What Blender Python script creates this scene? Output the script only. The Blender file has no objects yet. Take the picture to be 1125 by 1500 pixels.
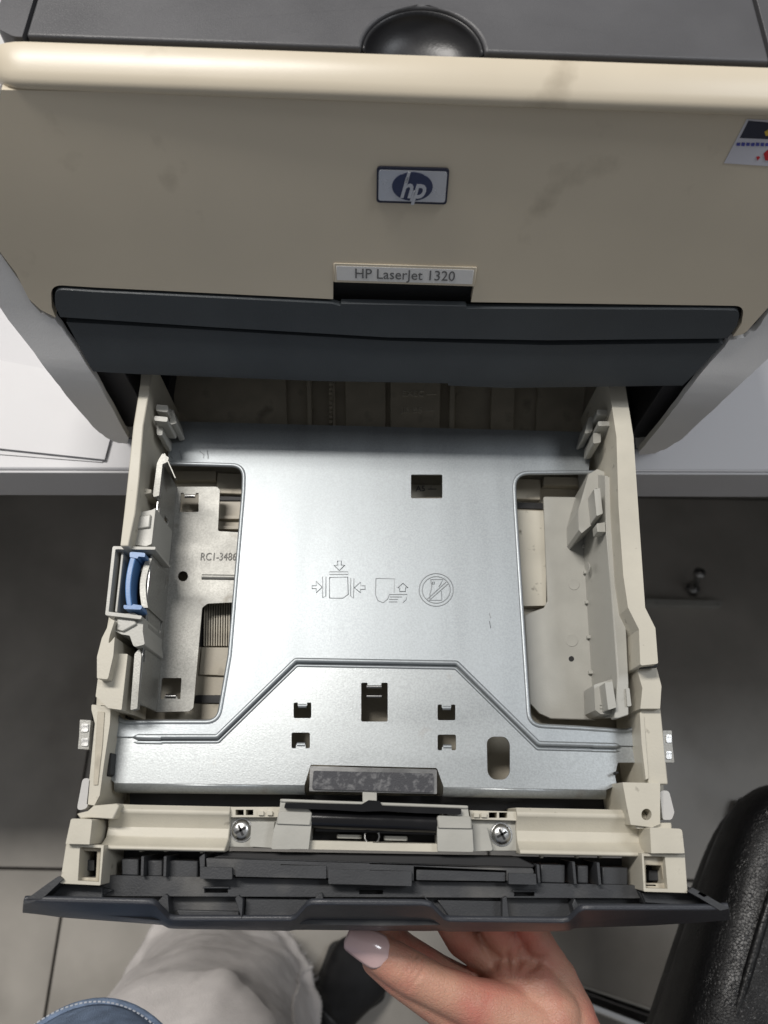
import bpy, bmesh, math, random
from mathutils import Vector, Matrix
from mathutils.geometry import tessellate_polygon
random.seed(7)
R = math.radians
scene = bpy.context.scene
COL = scene.collection

# ------------------------------------------------------------------ camera
# metres; z = 0 is the desk top, the camera stands over the pulled-out tray
CAM = Vector((0, 0, 0.43)); PITCH, ROLL, YAW = R(67.4), R(1.6), R(0.5); FPX = 1080.0
cd = bpy.data.cameras.new('camera'); cam = bpy.data.objects.new('camera', cd); COL.objects.link(cam)
cd.sensor_fit = 'VERTICAL'; cd.sensor_height = 36.0; cd.lens = 36.0 * FPX / 1500.0
cd.clip_start = 0.01; cd.clip_end = 60
cd.dof.use_dof = True; cd.dof.focus_distance = 0.385; cd.dof.aperture_fstop = cd.lens / 2.6
_f = Vector((math.sin(YAW) * math.cos(PITCH), math.cos(YAW) * math.cos(PITCH), -math.sin(PITCH)))
_r0 = Vector((math.cos(YAW), -math.sin(YAW), 0)); _u0 = _r0.cross(_f)
_r = _r0 * math.cos(ROLL) + _u0 * math.sin(ROLL); _u = _u0 * math.cos(ROLL) - _r0 * math.sin(ROLL)
cam.matrix_world = Matrix(((_r.x, _u.x, -_f.x, CAM.x), (_r.y, _u.y, -_f.y, CAM.y), (_r.z, _u.z, -_f.z, CAM.z), (0, 0, 0, 1)))
scene.camera = cam

# ------------------------------------------------------------------ light
w = bpy.data.worlds.new('World'); scene.world = w; w.use_nodes = True
bg = w.node_tree.nodes['Background']; bg.inputs[0].default_value = (0.96, 0.97, 1.0, 1); bg.inputs[1].default_value = 0.21
def lamp(name, loc, target, sx, sy, power, col):
    l = bpy.data.lights.new(name, 'AREA'); l.shape = 'RECTANGLE'; l.size = sx; l.size_y = sy; l.energy = power; l.color = col
    o = bpy.data.objects.new(name, l); COL.objects.link(o); o.location = loc
    o.rotation_euler = (Vector(target) - Vector(loc)).to_track_quat('-Z', 'Y').to_euler()
    o['label'] = 'ceiling light panel out of frame'; o['category'] = 'lamp'
lamp('ceiling_lamp', (-0.80, 0.90, 1.95), (-0.80, 0.90, 0), 1.1, 0.28, 50, (1, 0.96, 0.91))
lamp('ceiling_lamp', (1.25, 0.55, 1.95), (1.25, 0.55, 0), 0.6, 0.6, 14, (0.93, 0.96, 1))
scene.view_settings.view_transform = 'Standard'; scene.view_settings.look = 'None'
scene.view_settings.exposure = 0.0; scene.view_settings.gamma = 1.0; scene.view_settings.use_curve_mapping = False

# ------------------------------------------------------------------ survey: where a sight line meets a measured plane
def ray(px, py):
    a, b = (px - 562.5) / 1080.0, (py - 750.0) / 1080.0
    return _f + _r * a - _u * b
def W(px, py, z):
    """z: height, or (a, b) for the sloping plane z = a + b*y"""
    d = ray(px, py)
    a, b = z if isinstance(z, tuple) else (z, 0.0)
    t = (a - CAM.z) / (d.z - b * d.y)
    return CAM + d * t
# printer front: profile y(z), corners rounded in plan
PROF = [(-.05, .213), (.01, .213), (.085, .2145), (.11, .228), (.13, .2366), (.18, .2558), (.222, .2735), (.26, .288)]
PCX = .006
HW = [(-.05, .160), (.0, .163), (.012, .168), (.036, .1775), (.07, .185), (.10, .194), (.1227, .2005), (.14, .202), (.16, .1965), (.19, .184), (.225, .168), (.3, .165)]
def hw(z): return sum(_hw(z + d) for d in (-.016, -.008, 0, .008, .016)) / 5
def _hw(z):
    for (z0, a), (z1, b) in zip(HW, HW[1:]):
        if z <= z1: return a + (b - a) * (z - z0) / (z1 - z0)
    return HW[-1][1]
RC = .004; ROUND = [True]
def prof_y(z):
    for (z0, y0), (z1, y1) in zip(PROF, PROF[1:]):
        if z <= z1: return y0 + (y1 - y0) * (z - z0) / (z1 - z0)
    return PROF[-1][1]
def F(x, z):
    y = sum(prof_y(z + d) for d in (-.012, -.006, 0, .006, .012)) / 5
    d = abs(x - PCX) - (hw(z) - RC)
    if d > 0 and ROUND[0]: y += RC - math.sqrt(max(0, RC * RC - min(d, RC) ** 2))
    return y
def WF(px, py):
    d = ray(px, py); lo, hi = .1, 1.2; t = .1
    while t < 1.2:
        p = CAM + d * t
        if p.y > F(p.x, p.z) or p.z < -.02: break
        t += .001
    return CAM + d * t

# ------------------------------------------------------------------ materials
def lin(r, g, b):
    f = lambda c: (c / 12.92 if c <= .04045 else ((c + .055) / 1.055) ** 2.4)
    return (f(r / 255), f(g / 255), f(b / 255))
MATS = {}
def mat(name, col, rough=.5, metal=0., var=.08, vscale=40., bump=.04, bscale=900., stain=None, sscale=25., slevel=.62, ssoft=.12, speck=0., spscale=1000., coat=0., sss=0., rvar=.08, stretch=None):
    m = bpy.data.materials.new(name); m.use_nodes = True; nt = m.node_tree; N = nt.nodes; L = nt.links
    b = N['Principled BSDF']; tc = N.new('ShaderNodeTexCoord'); src = tc.outputs['Object']
    if stretch:
        mp = N.new('ShaderNodeMapping'); mp.inputs['Scale'].default_value = stretch; L.new(src, mp.inputs[0]); src2 = mp.outputs[0]
    else: src2 = src
    def noise(scale, det=4., s=None):
        n = N.new('ShaderNodeTexNoise'); n.inputs['Scale'].default_value = scale; n.inputs['Detail'].default_value = det; L.new(s or src, n.inputs['Vector']); return n.outputs['Fac']
    def mr(v, a, b_, c, d):
        n = N.new('ShaderNodeMapRange'); n.inputs[1].default_value = a; n.inputs[2].default_value = b_; n.inputs[3].default_value = c; n.inputs[4].default_value = d; L.new(v, n.inputs[0]); return n.outputs[0]
    def mix(fac, a, b_, mode='MIX'):
        n = N.new('ShaderNodeMix'); n.data_type = 'RGBA'; n.blend_type = mode
        if isinstance(fac, float): n.inputs[0].default_value = fac
        else: L.new(fac, n.inputs[0])
        for i, v in ((6, a), (7, b_)):
            if isinstance(v, tuple): n.inputs[i].default_value = (*v[:3], 1)
            else: L.new(v, n.inputs[i])
        return n.outputs[2]
    nv = noise(vscale, 5., src2)
    c = mix(mr(nv, .3, .7, 0, 1), tuple(x * (1 - var) for x in col), tuple(min(1, x * (1 + var)) for x in col))
    if speck:
        sp = noise(spscale, 2.); c = mix(mr(sp, .35, .65, 0, speck), c, tuple(min(1, x * 1.6) for x in col))
    if stain:
        st = noise(sscale, 7.); c = mix(mr(st, slevel, slevel + ssoft, 0, .8), c, stain)
    L.new(c, b.inputs['Base Color'])
    L.new(mr(nv, .3, .7, max(.02, rough - rvar), min(1, rough + rvar)), b.inputs['Roughness'])
    b.inputs['Metallic'].default_value = metal
    if coat: b.inputs['Coat Weight'].default_value = coat; b.inputs['Coat Roughness'].default_value = .2
    if sss:
        b.inputs['Subsurface Weight'].default_value = sss; b.inputs['Subsurface Radius'].default_value = (1, .35, .2); b.inputs['Subsurface Scale'].default_value = .004
    if bump:
        bp = N.new('ShaderNodeBump'); bp.inputs['Strength'].default_value = bump * 4; bp.inputs['Distance'].default_value = .0004
        L.new(noise(bscale, 3.), bp.inputs['Height']); L.new(bp.outputs[0], b.inputs['Normal'])
    MATS[name] = m; return m
GR = lin(70, 62, 50)
mat('cover_beige', (.63, .56, .44), .35, var=.05, vscale=9, bump=.012, bscale=1500, stain=lin(125, 112, 90), sscale=26, slevel=.65, ssoft=.25)
mat('tray_beige', (.53, .50, .42), .5, var=.08, vscale=45, bump=.05, bscale=900, stain=GR, sscale=170, slevel=.655, ssoft=.14)
mat('tray_floor', (.44, .40, .32), .5, var=.12, vscale=60, bump=.05, bscale=900, stain=GR, sscale=60, slevel=.60, ssoft=.2)
mat('grey_plastic', (.40, .395, .36), .4, var=.07, vscale=50, bump=.04, bscale=900, stain=lin(95, 90, 78), sscale=60, slevel=.66, ssoft=.2)
mat('side_grey', (.72, .715, .71), .45, var=.04, vscale=20, bump=.05, bscale=1200)
mat('top_dark', (.085, .085, .09), .42, var=.08, vscale=25, bump=.1, bscale=2200)
mat('door_dark', (.044, .051, .057), .42, var=.1, vscale=25, bump=.08, bscale=2200)
mat('bezel_dark', (.036, .039, .047), .40, var=.025, vscale=30, bump=.08, bscale=2000)
mat('bezel_inner', (.035, .037, .041), .5, var=.15, vscale=50, bump=.06, bscale=1200, stain=lin(112, 110, 106), sscale=30, slevel=.50, ssoft=.3)
mat('black_gloss', (.008, .008, .009), .18, var=.1, bump=.0)
mat('black_matte', (.010, .010, .011), .6, var=.2, bump=.02)
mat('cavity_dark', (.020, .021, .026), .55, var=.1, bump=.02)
mat('plate_steel', (.325, .35, .365), .45, metal=.66, var=.07, vscale=22, bump=.03, bscale=1500, speck=.22, rvar=.035, stretch=(2.5, .35, 1))
mat('plate_steel_worn', (.325, .345, .352), .37, metal=.62, var=.07, vscale=22, bump=.03, bscale=1500, speck=.30, stain=lin(140, 128, 112), sscale=60, slevel=.66, ssoft=.3, rvar=.04, stretch=(.6, 2.0, 1))
mat('guide_steel', (.27, .268, .25), .48, metal=.45, var=.08, vscale=40, bump=.05, bscale=1500, speck=.40, stain=lin(95, 85, 70), sscale=90, slevel=.62, ssoft=.2)
mat('bright_steel', (.36, .36, .355), .3, metal=1, var=.04, bump=.02)
mat('screw_steel', (.55, .55, .54), .3, metal=1, var=.12, vscale=300, bump=.03)
mat('chrome', (.8, .8, .8), .12, metal=1, var=.03, bump=0)
mat('blue_plastic', (.085, .20, .43), .38, var=.06, bump=.03)
mat('white_plastic', (.50, .49, .475), .4, var=.04, bump=.03)
mat('pad_dark', (.040, .041, .048), .6, var=.15, bump=.1, bscale=1500, stain=(.20, .20, .205), sscale=420, slevel=.50, ssoft=.25)
mat('mark_line', (.265, .28, .29), .45, metal=.6, bump=0)
mat('number_stamp', (.17, .165, .155), .6, bump=0)
mat('scoop_dark', (.022, .022, .024), .38, var=.1, bump=.04)
mat('badge_silver', (.58, .59, .62), .28, metal=.6, var=.03, bump=0)
mat('badge_blue', (.020, .028, .075), .25, var=.05, bump=0, coat=.5)
mat('plate_grey', (.70, .695, .685), .45, var=.03, bump=.02)
mat('print_dark', (.13, .13, .13), .5, var=.05, bump=0)
mat('sticker_white', (.62, .62, .68), .35, var=.03, bump=0)
mat('sticker_navy', (.015, .018, .04), .35, var=.03, bump=0)
mat('ink_blue', (.06, .07, .35), .4, bump=0); mat('ink_red', (.55, .02, .03), .4, bump=0); mat('ink_yellow', (.65, .45, .05), .4, bump=0)
mat('desk_white', (.60, .60, .62), .45, var=.015, vscale=8, bump=.04, bscale=600)
mat('desk_edge_shaded', (.52, .52, .53), .5, var=.04, vscale=12, bump=.05, bscale=600, stain=lin(120, 118, 115), sscale=20, slevel=.66, ssoft=.2)  # desk white darkened for the shade on its upright edge, plus stains
mat('light_stop_dark', (.03, .03, .03), .6, var=.05)
mat('paper', (.70, .70, .715), .7, var=.01, bump=.02)
mat('tile', (.43, .405, .365), .42, var=.13, vscale=9, bump=.05, bscale=160, stain=(.22, .20, .17), sscale=5, slevel=.52, ssoft=.3)
mat('grout', (.06, .055, .05), .8, var=.1)
mat('skin', (.60, .325, .23), .40, var=.07, vscale=45, bump=.18, bscale=800, sss=.14, stain=(.60, .20, .16), sscale=36, slevel=.42, ssoft=.28)
mat('nail', (.78, .55, .53), .08, var=.03, bump=0, coat=.9)
mat('trouser_grey', (.78, .74, .72), .85, var=.07, vscale=60, bump=.5, bscale=1300)
mat('denim_blue', (.19, .255, .37), .85, var=.25, vscale=120, bump=.6, bscale=1400)
mat('thread_white', (.5, .53, .58), .8, bump=0)
mat('shoe_black', (.008, .008, .009), .5, var=.1, bump=.05)
mat('rubber_dark', (.02, .02, .02), .6)

def skin_lines():
    nt = MATS['skin'].node_tree; N = nt.nodes; L = nt.links; b = N['Principled BSDF']
    tc = N.new('ShaderNodeTexCoord'); v = N.new('ShaderNodeTexVoronoi'); v.feature = 'DISTANCE_TO_EDGE'; v.inputs['Scale'].default_value = 420
    mp = N.new('ShaderNodeMapping'); mp.inputs['Scale'].default_value = (1, 1.6, 1); L.new(tc.outputs['Object'], mp.inputs[0]); L.new(mp.outputs[0], v.inputs['Vector'])
    r = N.new('ShaderNodeMapRange'); r.inputs[2].default_value = .08; L.new(v.outputs[0], r.inputs[0])
    bp = N.new('ShaderNodeBump'); bp.inputs['Strength'].default_value = .38; bp.inputs['Distance'].default_value = .0003; L.new(r.outputs[0], bp.inputs['Height'])
    old = b.inputs['Normal'].links[0].from_socket; L.new(old, bp.inputs['Normal']); L.new(bp.outputs[0], b.inputs['Normal'])
skin_lines()
def leather():
    m = mat('leather', (.007, .007, .0075), .34, var=.1, bump=0); nt = m.node_tree; N = nt.nodes; L = nt.links
    tc = N.new('ShaderNodeTexCoord'); v = N.new('ShaderNodeTexVoronoi'); v.feature = 'DISTANCE_TO_EDGE'; v.inputs['Scale'].default_value = 430
    ns = N.new('ShaderNodeTexNoise'); ns.inputs['Scale'].default_value = 90; ns.inputs['Detail'].default_value = 4
    mx = N.new('ShaderNodeVectorMath'); mx.operation = 'SCALE'; mx.inputs[3].default_value = .006
    ad = N.new('ShaderNodeVectorMath'); L.new(tc.outputs['Object'], ad.inputs[0]); L.new(tc.outputs['Object'], ns.inputs[0])
    L.new(ns.outputs['Color'], mx.inputs[0]); L.new(mx.outputs[0], ad.inputs[1]); L.new(ad.outputs[0], v.inputs['Vector'])
    mrn = N.new('ShaderNodeMapRange'); mrn.inputs[2].default_value = .12; L.new(v.outputs[0], mrn.inputs[0])
    bp = N.new('ShaderNodeBump'); bp.inputs['Strength'].default_value = .42; bp.inputs['Distance'].default_value = .0004
    L.new(mrn.outputs[0], bp.inputs['Height']); L.new(bp.outputs[0], N['Principled BSDF'].inputs['Normal'])
leather()

# ------------------------------------------------------------------ object helpers
def tag(o, label=None, cat=None, group=None, kind=None):
    for k, v in (('label', label), ('category', cat), ('group', group), ('kind', kind)):
        if v: o[k] = v
    return o
BASE = {}
def thing(name, loc, label, cat, group=None):
    o = bpy.data.objects.new(name, None); COL.objects.link(o); o.location = loc; o.empty_display_size = .02
    BASE[o] = Vector(loc); return tag(o, label, cat, group)
def link(name, me, m, parent=None, smooth=35, bevel=0, seg=2, label=None):
    """mesh in world coordinates -> object with its origin in the mesh's middle"""
    if len(me.vertices):
        cs = [v.co for v in me.vertices]
        c = Vector([(min(v[i] for v in cs) + max(v[i] for v in cs)) / 2 for i in range(3)])
    else: c = Vector((0, 0, 0))
    me.transform(Matrix.Translation(-c))
    me.materials.clear(); me.materials.append(MATS[m])
    if smooth:
        me.polygons.foreach_set('use_smooth', [True] * len(me.polygons)); me.set_sharp_from_angle(angle=R(smooth))
    o = bpy.data.objects.new(name, me); COL.objects.link(o)
    if parent: o.parent = parent; o.location = c - BASE[parent]
    else: o.location = c
    BASE[o] = c
    if bevel:
        b = o.modifiers.new('bevel', 'BEVEL'); b.width = bevel; b.segments = seg; b.limit_method = 'ANGLE'; b.angle_limit = R(40); b.harden_normals = False
    if label: o['label'] = label
    return o
def mesh(verts, faces):
    me = bpy.data.meshes.new('m'); me.from_pydata([tuple(v) for v in verts], [], faces); me.update()
    bm = bmesh.new(); bm.from_mesh(me); bmesh.ops.recalc_face_normals(bm, faces=bm.faces); bm.to_mesh(me); bm.free(); return me
def join(*ms):
    bm = bmesh.new()
    for m in ms: bm.from_mesh(m)
    me = bpy.data.meshes.new('m'); bm.to_mesh(me); bm.free(); return me
def fillet(pts, n=5):
    out = []; k = len(pts)
    for i, p in enumerate(pts):
        r = p[2] if len(p) > 2 else 0
        P = Vector((p[0], p[1])); A = Vector(pts[i - 1][:2]); B = Vector(pts[(i + 1) % k][:2])
        if r <= 0: out.append(P); continue
        a = A - P; b = B - P; la, lb = a.length, b.length; a.normalize(); b.normalize()
        ang = a.angle(b, math.pi)
        if ang > math.pi - .02: out.append(P); continue
        t = min(r / math.tan(ang / 2), la * .49, lb * .49); s = P + a * t; e = P + b * t
        for j in range(n + 1):
            u = j / n; out.append(s * (1 - u) ** 2 + P * 2 * u * (1 - u) + e * u * u)
    return out
def prism2(outer, holes, z0, z1):
    """2-D outline with holes extruded z0..z1"""
    loops = [outer] + list(holes); tri = tessellate_polygon([[Vector((p[0], p[1], 0)) for p in l] for l in loops])
    flat = [p for l in loops for p in l]; n = len(flat)
    vs = [(p[0], p[1], z1) for p in flat] + [(p[0], p[1], z0) for p in flat]
    fs = [t for t in tri] + [(a + n, c + n, b + n) for a, b, c in tri]
    o = 0
    for l in loops:
        k = len(l)
        for i in range(k): j = (i + 1) % k; fs.append((o + i, o + j, o + j + n, o + i + n))
        o += k
    return mesh(vs, fs)
def pxl(pts, z):
    """outline given by sight lines on a plane -> plan outline in metres"""
    out = []
    for p in pts:
        q = W(p[0], p[1], z); out.append((q.x, q.y) + ((p[2] * .001,) if len(p) > 2 else ()))
    return out
def slab_mesh(pts, top, thick, holes=()):
    a, b = top if isinstance(top, tuple) else (top, 0.)
    me = prism2(fillet(pxl(pts, top)), [fillet(pxl(h, top)) for h in holes], -thick, 0)
    for v in me.vertices: v.co.z += a + b * v.co.y
    return me
def slab(name, m, parent, pts, top, thick, holes=(), bevel=.0006, label=None, seg=2):
    return link(name, slab_mesh(pts, top, thick, holes), m, parent, 35, bevel, seg, label)
def rect(x0, y0, x1, y1, r=0): return [(x0, y0, r), (x1, y0, r), (x1, y1, r), (x0, y1, r)]
def box_mesh(x0, x1, y0, y1, z0, z1):
    return mesh([(x, y, z) for x in (x0, x1) for y in (y0, y1) for z in (z0, z1)], [(0, 1, 3, 2), (4, 6, 7, 5), (0, 4, 5, 1), (2, 3, 7, 6), (0, 2, 6, 4), (1, 5, 7, 3)])
def box(name, m, parent, x0, x1, y0, y1, z0, z1, bevel=.0006, label=None):
    return link(name, box_mesh(x0, x1, y0, y1, z0, z1), m, parent, 35, bevel, 2, label)
def tube_mesh(pts, r, seg=8, closed=False, cap=True):
    pts = [Vector(p) for p in pts]; n = len(pts); vs = []; fs = []
    rs = r if isinstance(r, (list, tuple)) else [r] * n
    up = Vector((0, 0, 1)); prev = None
    for i, p in enumerate(pts):
        if closed: t = (pts[(i + 1) % n] - pts[i - 1])
        else: t = pts[min(i + 1, n - 1)] - pts[max(i - 1, 0)]
        t.normalize()
        if prev is None:
            a = t.cross(up if abs(t.dot(up)) < .9 else Vector((1, 0, 0))).normalized()
        else: a = (prev - t * prev.dot(t)).normalized()
        prev = a; b = t.cross(a)
        for k in range(seg):
            q = 2 * math.pi * k / seg; vs.append(p + (a * math.cos(q) + b * math.sin(q)) * rs[i])
    m = n if closed else n - 1
    for i in range(m):
        j = (i + 1) % n
        for k in range(seg): l = (k + 1) % seg; fs.append((i * seg + k, i * seg + l, j * seg + l, j * seg + k))
    if cap and not closed: fs.append(tuple(range(seg))); fs.append(tuple(range((n - 1) * seg, n * seg)))
    return mesh(vs, fs)
def tube(name, m, parent, pts, r, seg=8, closed=False): return link(name, tube_mesh(pts, r, seg, closed), m, parent, 50)
def lathe_mesh(prof, c, axis=Vector((0, 0, 1)), seg=24):
    axis = Vector(axis).normalized(); a = axis.cross(Vector((1, 0, 0)) if abs(axis.x) < .9 else Vector((0, 1, 0))).normalized(); b = axis.cross(a); vs = []; fs = []
    for r, h in prof:
        for k in range(seg):
            q = 2 * math.pi * k / seg; vs.append(Vector(c) + axis * h + (a * math.cos(q) + b * math.sin(q)) * max(r, 1e-5))
    for i in range(len(prof) - 1):
        for k in range(seg): l = (k + 1) % seg; fs.append((i * seg + k, i * seg + l, (i + 1) * seg + l, (i + 1) * seg + k))
    fs.append(tuple(range(seg))); fs.append(tuple(range((len(prof) - 1) * seg, len(prof) * seg)))
    return mesh(vs, fs)
def sweep_x(name, m, parent, prof, x0, x1, bevel=.0005, skew=0., label=None):
    """closed y/z profile swept from x0 to x1 (skew shifts y along x)"""
    n = len(prof); vs = [(x0, p[0], p[1]) for p in prof] + [(x1, p[0] + skew, p[1]) for p in prof]
    tri = tessellate_polygon([[Vector((p[0], p[1], 0)) for p in prof]])
    fs = [t for t in tri] + [(a + n, c + n, b + n) for a, b, c in tri] + [(i, (i + 1) % n, (i + 1) % n + n, i + n) for i in range(n)]
    return link(name, mesh(vs, fs), m, parent, 30, bevel, 2, label)
def surf(name, m, parent, outline, holes=(), off=0., thick=.003, bevel=.0008, label=None, step=.008):
    """panel on the printer's front surface: outline in (x, z[, radius])"""
    o2 = fillet(outline, 6); hs = [fillet(h, 6) for h in holes]; loops = [o2] + hs
    tri = tessellate_polygon([[Vector((p[0], p[1], 0)) for p in l] for l in loops]); flat = [p for l in loops for p in l]
    bm = bmesh.new(); vs = [bm.verts.new((p[0], 0, p[1])) for p in flat]
    for t in tri:
        try: bm.faces.new([vs[i] for i in t])
        except ValueError: pass
    xs = [p[0] for p in flat]; zs = [p[1] for p in flat]
    def cut(co, no): bmesh.ops.bisect_plane(bm, geom=bm.verts[:] + bm.edges[:] + bm.faces[:], plane_co=co, plane_no=no, dist=1e-6)
    x = min(xs) + step
    while x < max(xs):
        if abs(x - PCX) > .135: cut((x, 0, 0), (1, 0, 0))
        x += step
    z = min(zs)
    for z in [p[0] for p in PROF] + [min(zs) + .005 * k for k in range(60)]:
        if min(zs) < z < max(zs): cut((0, 0, z), (0, 0, 1))
    bmesh.ops.recalc_face_normals(bm, faces=bm.faces)
    for v in bm.verts: v.co.y = F(v.co.x, v.co.z) - off
    ex = bmesh.ops.extrude_face_region(bm, geom=bm.faces[:])
    for v in [g for g in ex['geom'] if isinstance(g, bmesh.types.BMVert)]: v.co.y += thick
    bmesh.ops.recalc_face_normals(bm, faces=bm.faces)
    me = bpy.data.meshes.new('m'); bm.to_mesh(me); bm.free()
    return link(name, me, m, parent, 35, bevel, 2, label)
def text_mesh(s, size, ext=.0002, shear=0., bold=0.):
    c = bpy.data.curves.new('t', 'FONT'); c.body = s; c.size = size; c.extrude = ext; c.shear = shear; c.align_x = 'CENTER'; c.align_y = 'CENTER'; c.offset = bold; c.resolution_u = 3
    o = bpy.data.objects.new('t', c); COL.objects.link(o); dg = bpy.context.evaluated_depsgraph_get()
    me = bpy.data.meshes.new_from_object(o.evaluated_get(dg)); bpy.data.objects.remove(o); bpy.data.curves.remove(c); return me
def frame(o, x, y):
    x = Vector(x).normalized(); z = x.cross(Vector(y)).normalized(); y = z.cross(x)
    return Matrix(((x.x, y.x, z.x, o[0]), (x.y, y.y, z.y, o[1]), (x.z, y.z, z.z, o[2]), (0, 0, 0, 1)))
def text(name, s, m, parent, o, x, y, size, width=None, **k):
    me = text_mesh(s, size, **k)
    if width:
        xs = [v.co.x for v in me.vertices]; f = width / (max(xs) - min(xs)); me.transform(Matrix.Scale(f, 4, (1, 0, 0)))
    me.transform(frame(o, x, y)); return link(name, me, m, parent, 0)

# ================================================================== setting: floor of square tiles
FZ = -.74
fl = link('floor', box_mesh(-3.2, 3.2, -2.4, 3.0, FZ - .06, FZ - .006), 'grout', None, 0); tag(fl, 'floor under the desk', kind='structure')
_j = W(75, 1430, FZ); _jy = W(60, 1273, FZ).y; TS = .6
tm = None
for i in range(-5, 5):
    for j in range(-4, 5):
        x0 = _j.x + i * TS; y0 = _jy + (j - 1) * TS
        if tm is None:
            t = box('tile', 'tile', fl, x0 + .002, x0 + TS - .002, y0 + .002, y0 + TS - .002, FZ - .006, FZ, .001); tm = t
        else:
            t = tm.copy(); COL.objects.link(t); t.location = Vector((x0 + TS / 2, y0 + TS / 2, FZ - .003)) - BASE[fl]

# ================================================================== desk
eL, eR = W(0, 690, 0), W(1125, 693, 0); ex = (eR - eL).normalized(); ey = Vector((-ex.y, ex.x, 0)); em = (eL + eR) / 2
desk = thing('desk', (em.x, em.y + .35, FZ), 'white desk with a thick shade-painted front edge carrying the printer', 'desk')
def deskbox(name, m, a0, a1, b0, b1, z0, z1, bevel=.001):
    vs = [em + ex * a + ey * b + Vector((0, 0, z - em.z)) for a in (a0, a1) for b in (b0, b1) for z in (z0, z1)]
    return link(name, mesh(vs, [(0, 1, 3, 2), (4, 6, 7, 5), (0, 4, 5, 1), (2, 3, 7, 6), (0, 2, 6, 4), (1, 5, 7, 3)]), m, desk, 35, bevel)
deskbox('desk_top', 'desk_white', -.9, .9, .0015, .72, -.037, 0, .0015)
deskbox('edge_band', 'desk_edge_shaded', -.9, .9, -.0005, .0013, -.0372, -.0015, .0004)
deskbox('side_panel', 'light_stop_dark', -.88, -.85, .04, .70, FZ, -.0385); deskbox('side_panel', 'light_stop_dark', .85, .88, .04, .70, FZ, -.0385)  # unseen sides, added to keep world light out from under the desk
deskbox('back_light_stop', 'light_stop_dark', -.849, .849, .66, .68, FZ + .001, -.0385)  # unseen dark back, added to stop world light leaking in from behind
# small fitting on a flat bar standing under the desk
q = W(1003, 882, FZ + .02); st = thing('floor_fitting', (q.x, q.y, FZ), 'small metal upright fitting on a flat bar on the dark floor under the desk', 'stand')
slab('bar', 'grey_plastic', st, [(945, 877, 2), (1060, 880, 2), (1058, 888, 2), (945, 885, 2)], FZ + .02, .0195, label='flat grey bar')
q2 = W(1022, 872, FZ + .02); link('upright', lathe_mesh([(.010, 0), (.010, .012), (.006, .014), (.006, .05), (.009, .052), (.009, .06), (.004, .064)], (q2.x, q2.y + .012, FZ + .001), (-.15, .25, 1), seg=16), 'screw_steel', st, 40)

# ================================================================== paper lying on the desk beside the printer
def sheet(label, pts, z, lift):
    a, b, c, d = [W(p[0], p[1], z) for p in pts]; n = 14; vs = []; fs = []
    for i in range(n + 1):
        for j in range(5):
            u, v = i / n, j / 4; p = (a * (1 - u) + b * u) * (1 - v) + (d * (1 - u) + c * u) * v
            zz = z + lift * max(0, (1 - u) - .25) ** 2 * (1 - .7 * v); vs.append((p.x, p.y, zz))
    k = len(vs); vs += [(x, y, zz - .0002) for x, y, zz in vs]
    for i in range(n):
        for j in range(4):
            q = i * 5 + j; fs += [(q, q + 5, q + 6, q + 1), (q + k, q + 1 + k, q + 6 + k, q + 5 + k)]
    rim = [i * 5 for i in range(n + 1)] + [n * 5 + j for j in range(1, 5)] + [i * 5 + 4 for i in range(n - 1, -1, -1)] + [j for j in range(3, 0, -1)]
    for i in range(len(rim)): j = (i + 1) % len(rim); fs.append((rim[i], rim[j], rim[j] + k, rim[i] + k))
    o = link('paper_sheet', mesh(vs, fs), 'paper', None, 60); return tag(o, label, 'paper')
sheet('white paper sheet lying flat on the desk, lowest of the pile beside the printer', [(-330, 640), (150, 677), (170, 560), (-300, 470)], .0008, 0)
sheet('white paper sheet with its far end curling up, topmost of the pile on the desk', [(-330, 622), (153, 673), (162, 640), (-280, 440)], .0028, .03)

# ================================================================== printer
prn = thing('printer', (PCX, .38, 0), 'beige and dark grey laser printer standing on the white desk', 'printer')
def fx(px, py, r=0): p = WF(px, py); return (p.x, p.z, r * .001) if r else (p.x, p.z)
# dark chassis behind the panels, with the open bay for the tray below it
def chassis():
    rows = [(.087, None), (.11, None), (.13, None), (.18, None), (.216, None)]; vs = []; fs = []
    for z, _ in rows:
        h = hw(z) - .012; y = F(PCX, z) + .009
        vs += [(PCX - h, y, z), (PCX + h, y, z), (PCX + h, .56, z), (PCX - h, .56, z)]
    n = len(rows)
    for i in range(n - 1):
        for k in range(4): l = (k + 1) % 4; fs.append((i * 4 + k, i * 4 + l, i * 4 + 4 + l, i * 4 + 4 + k))
    fs += [(0, 3, 2, 1), tuple((n - 1) * 4 + k for k in range(4))]
    return mesh(vs, fs)
link('chassis', chassis(), 'black_matte', prn, 0)
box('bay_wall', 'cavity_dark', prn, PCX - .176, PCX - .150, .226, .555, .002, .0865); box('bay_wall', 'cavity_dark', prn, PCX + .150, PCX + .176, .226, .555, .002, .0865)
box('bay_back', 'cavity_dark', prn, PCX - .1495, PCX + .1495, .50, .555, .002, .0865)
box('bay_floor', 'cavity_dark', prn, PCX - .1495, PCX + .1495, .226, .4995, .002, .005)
box('rail', 'cavity_dark', prn, PCX - .1495, PCX - .1415, .224, .4995, .006, .03); box('rail', 'cavity_dark', prn, PCX + .1415, PCX + .1495, .224, .4995, .006, .03)
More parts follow.
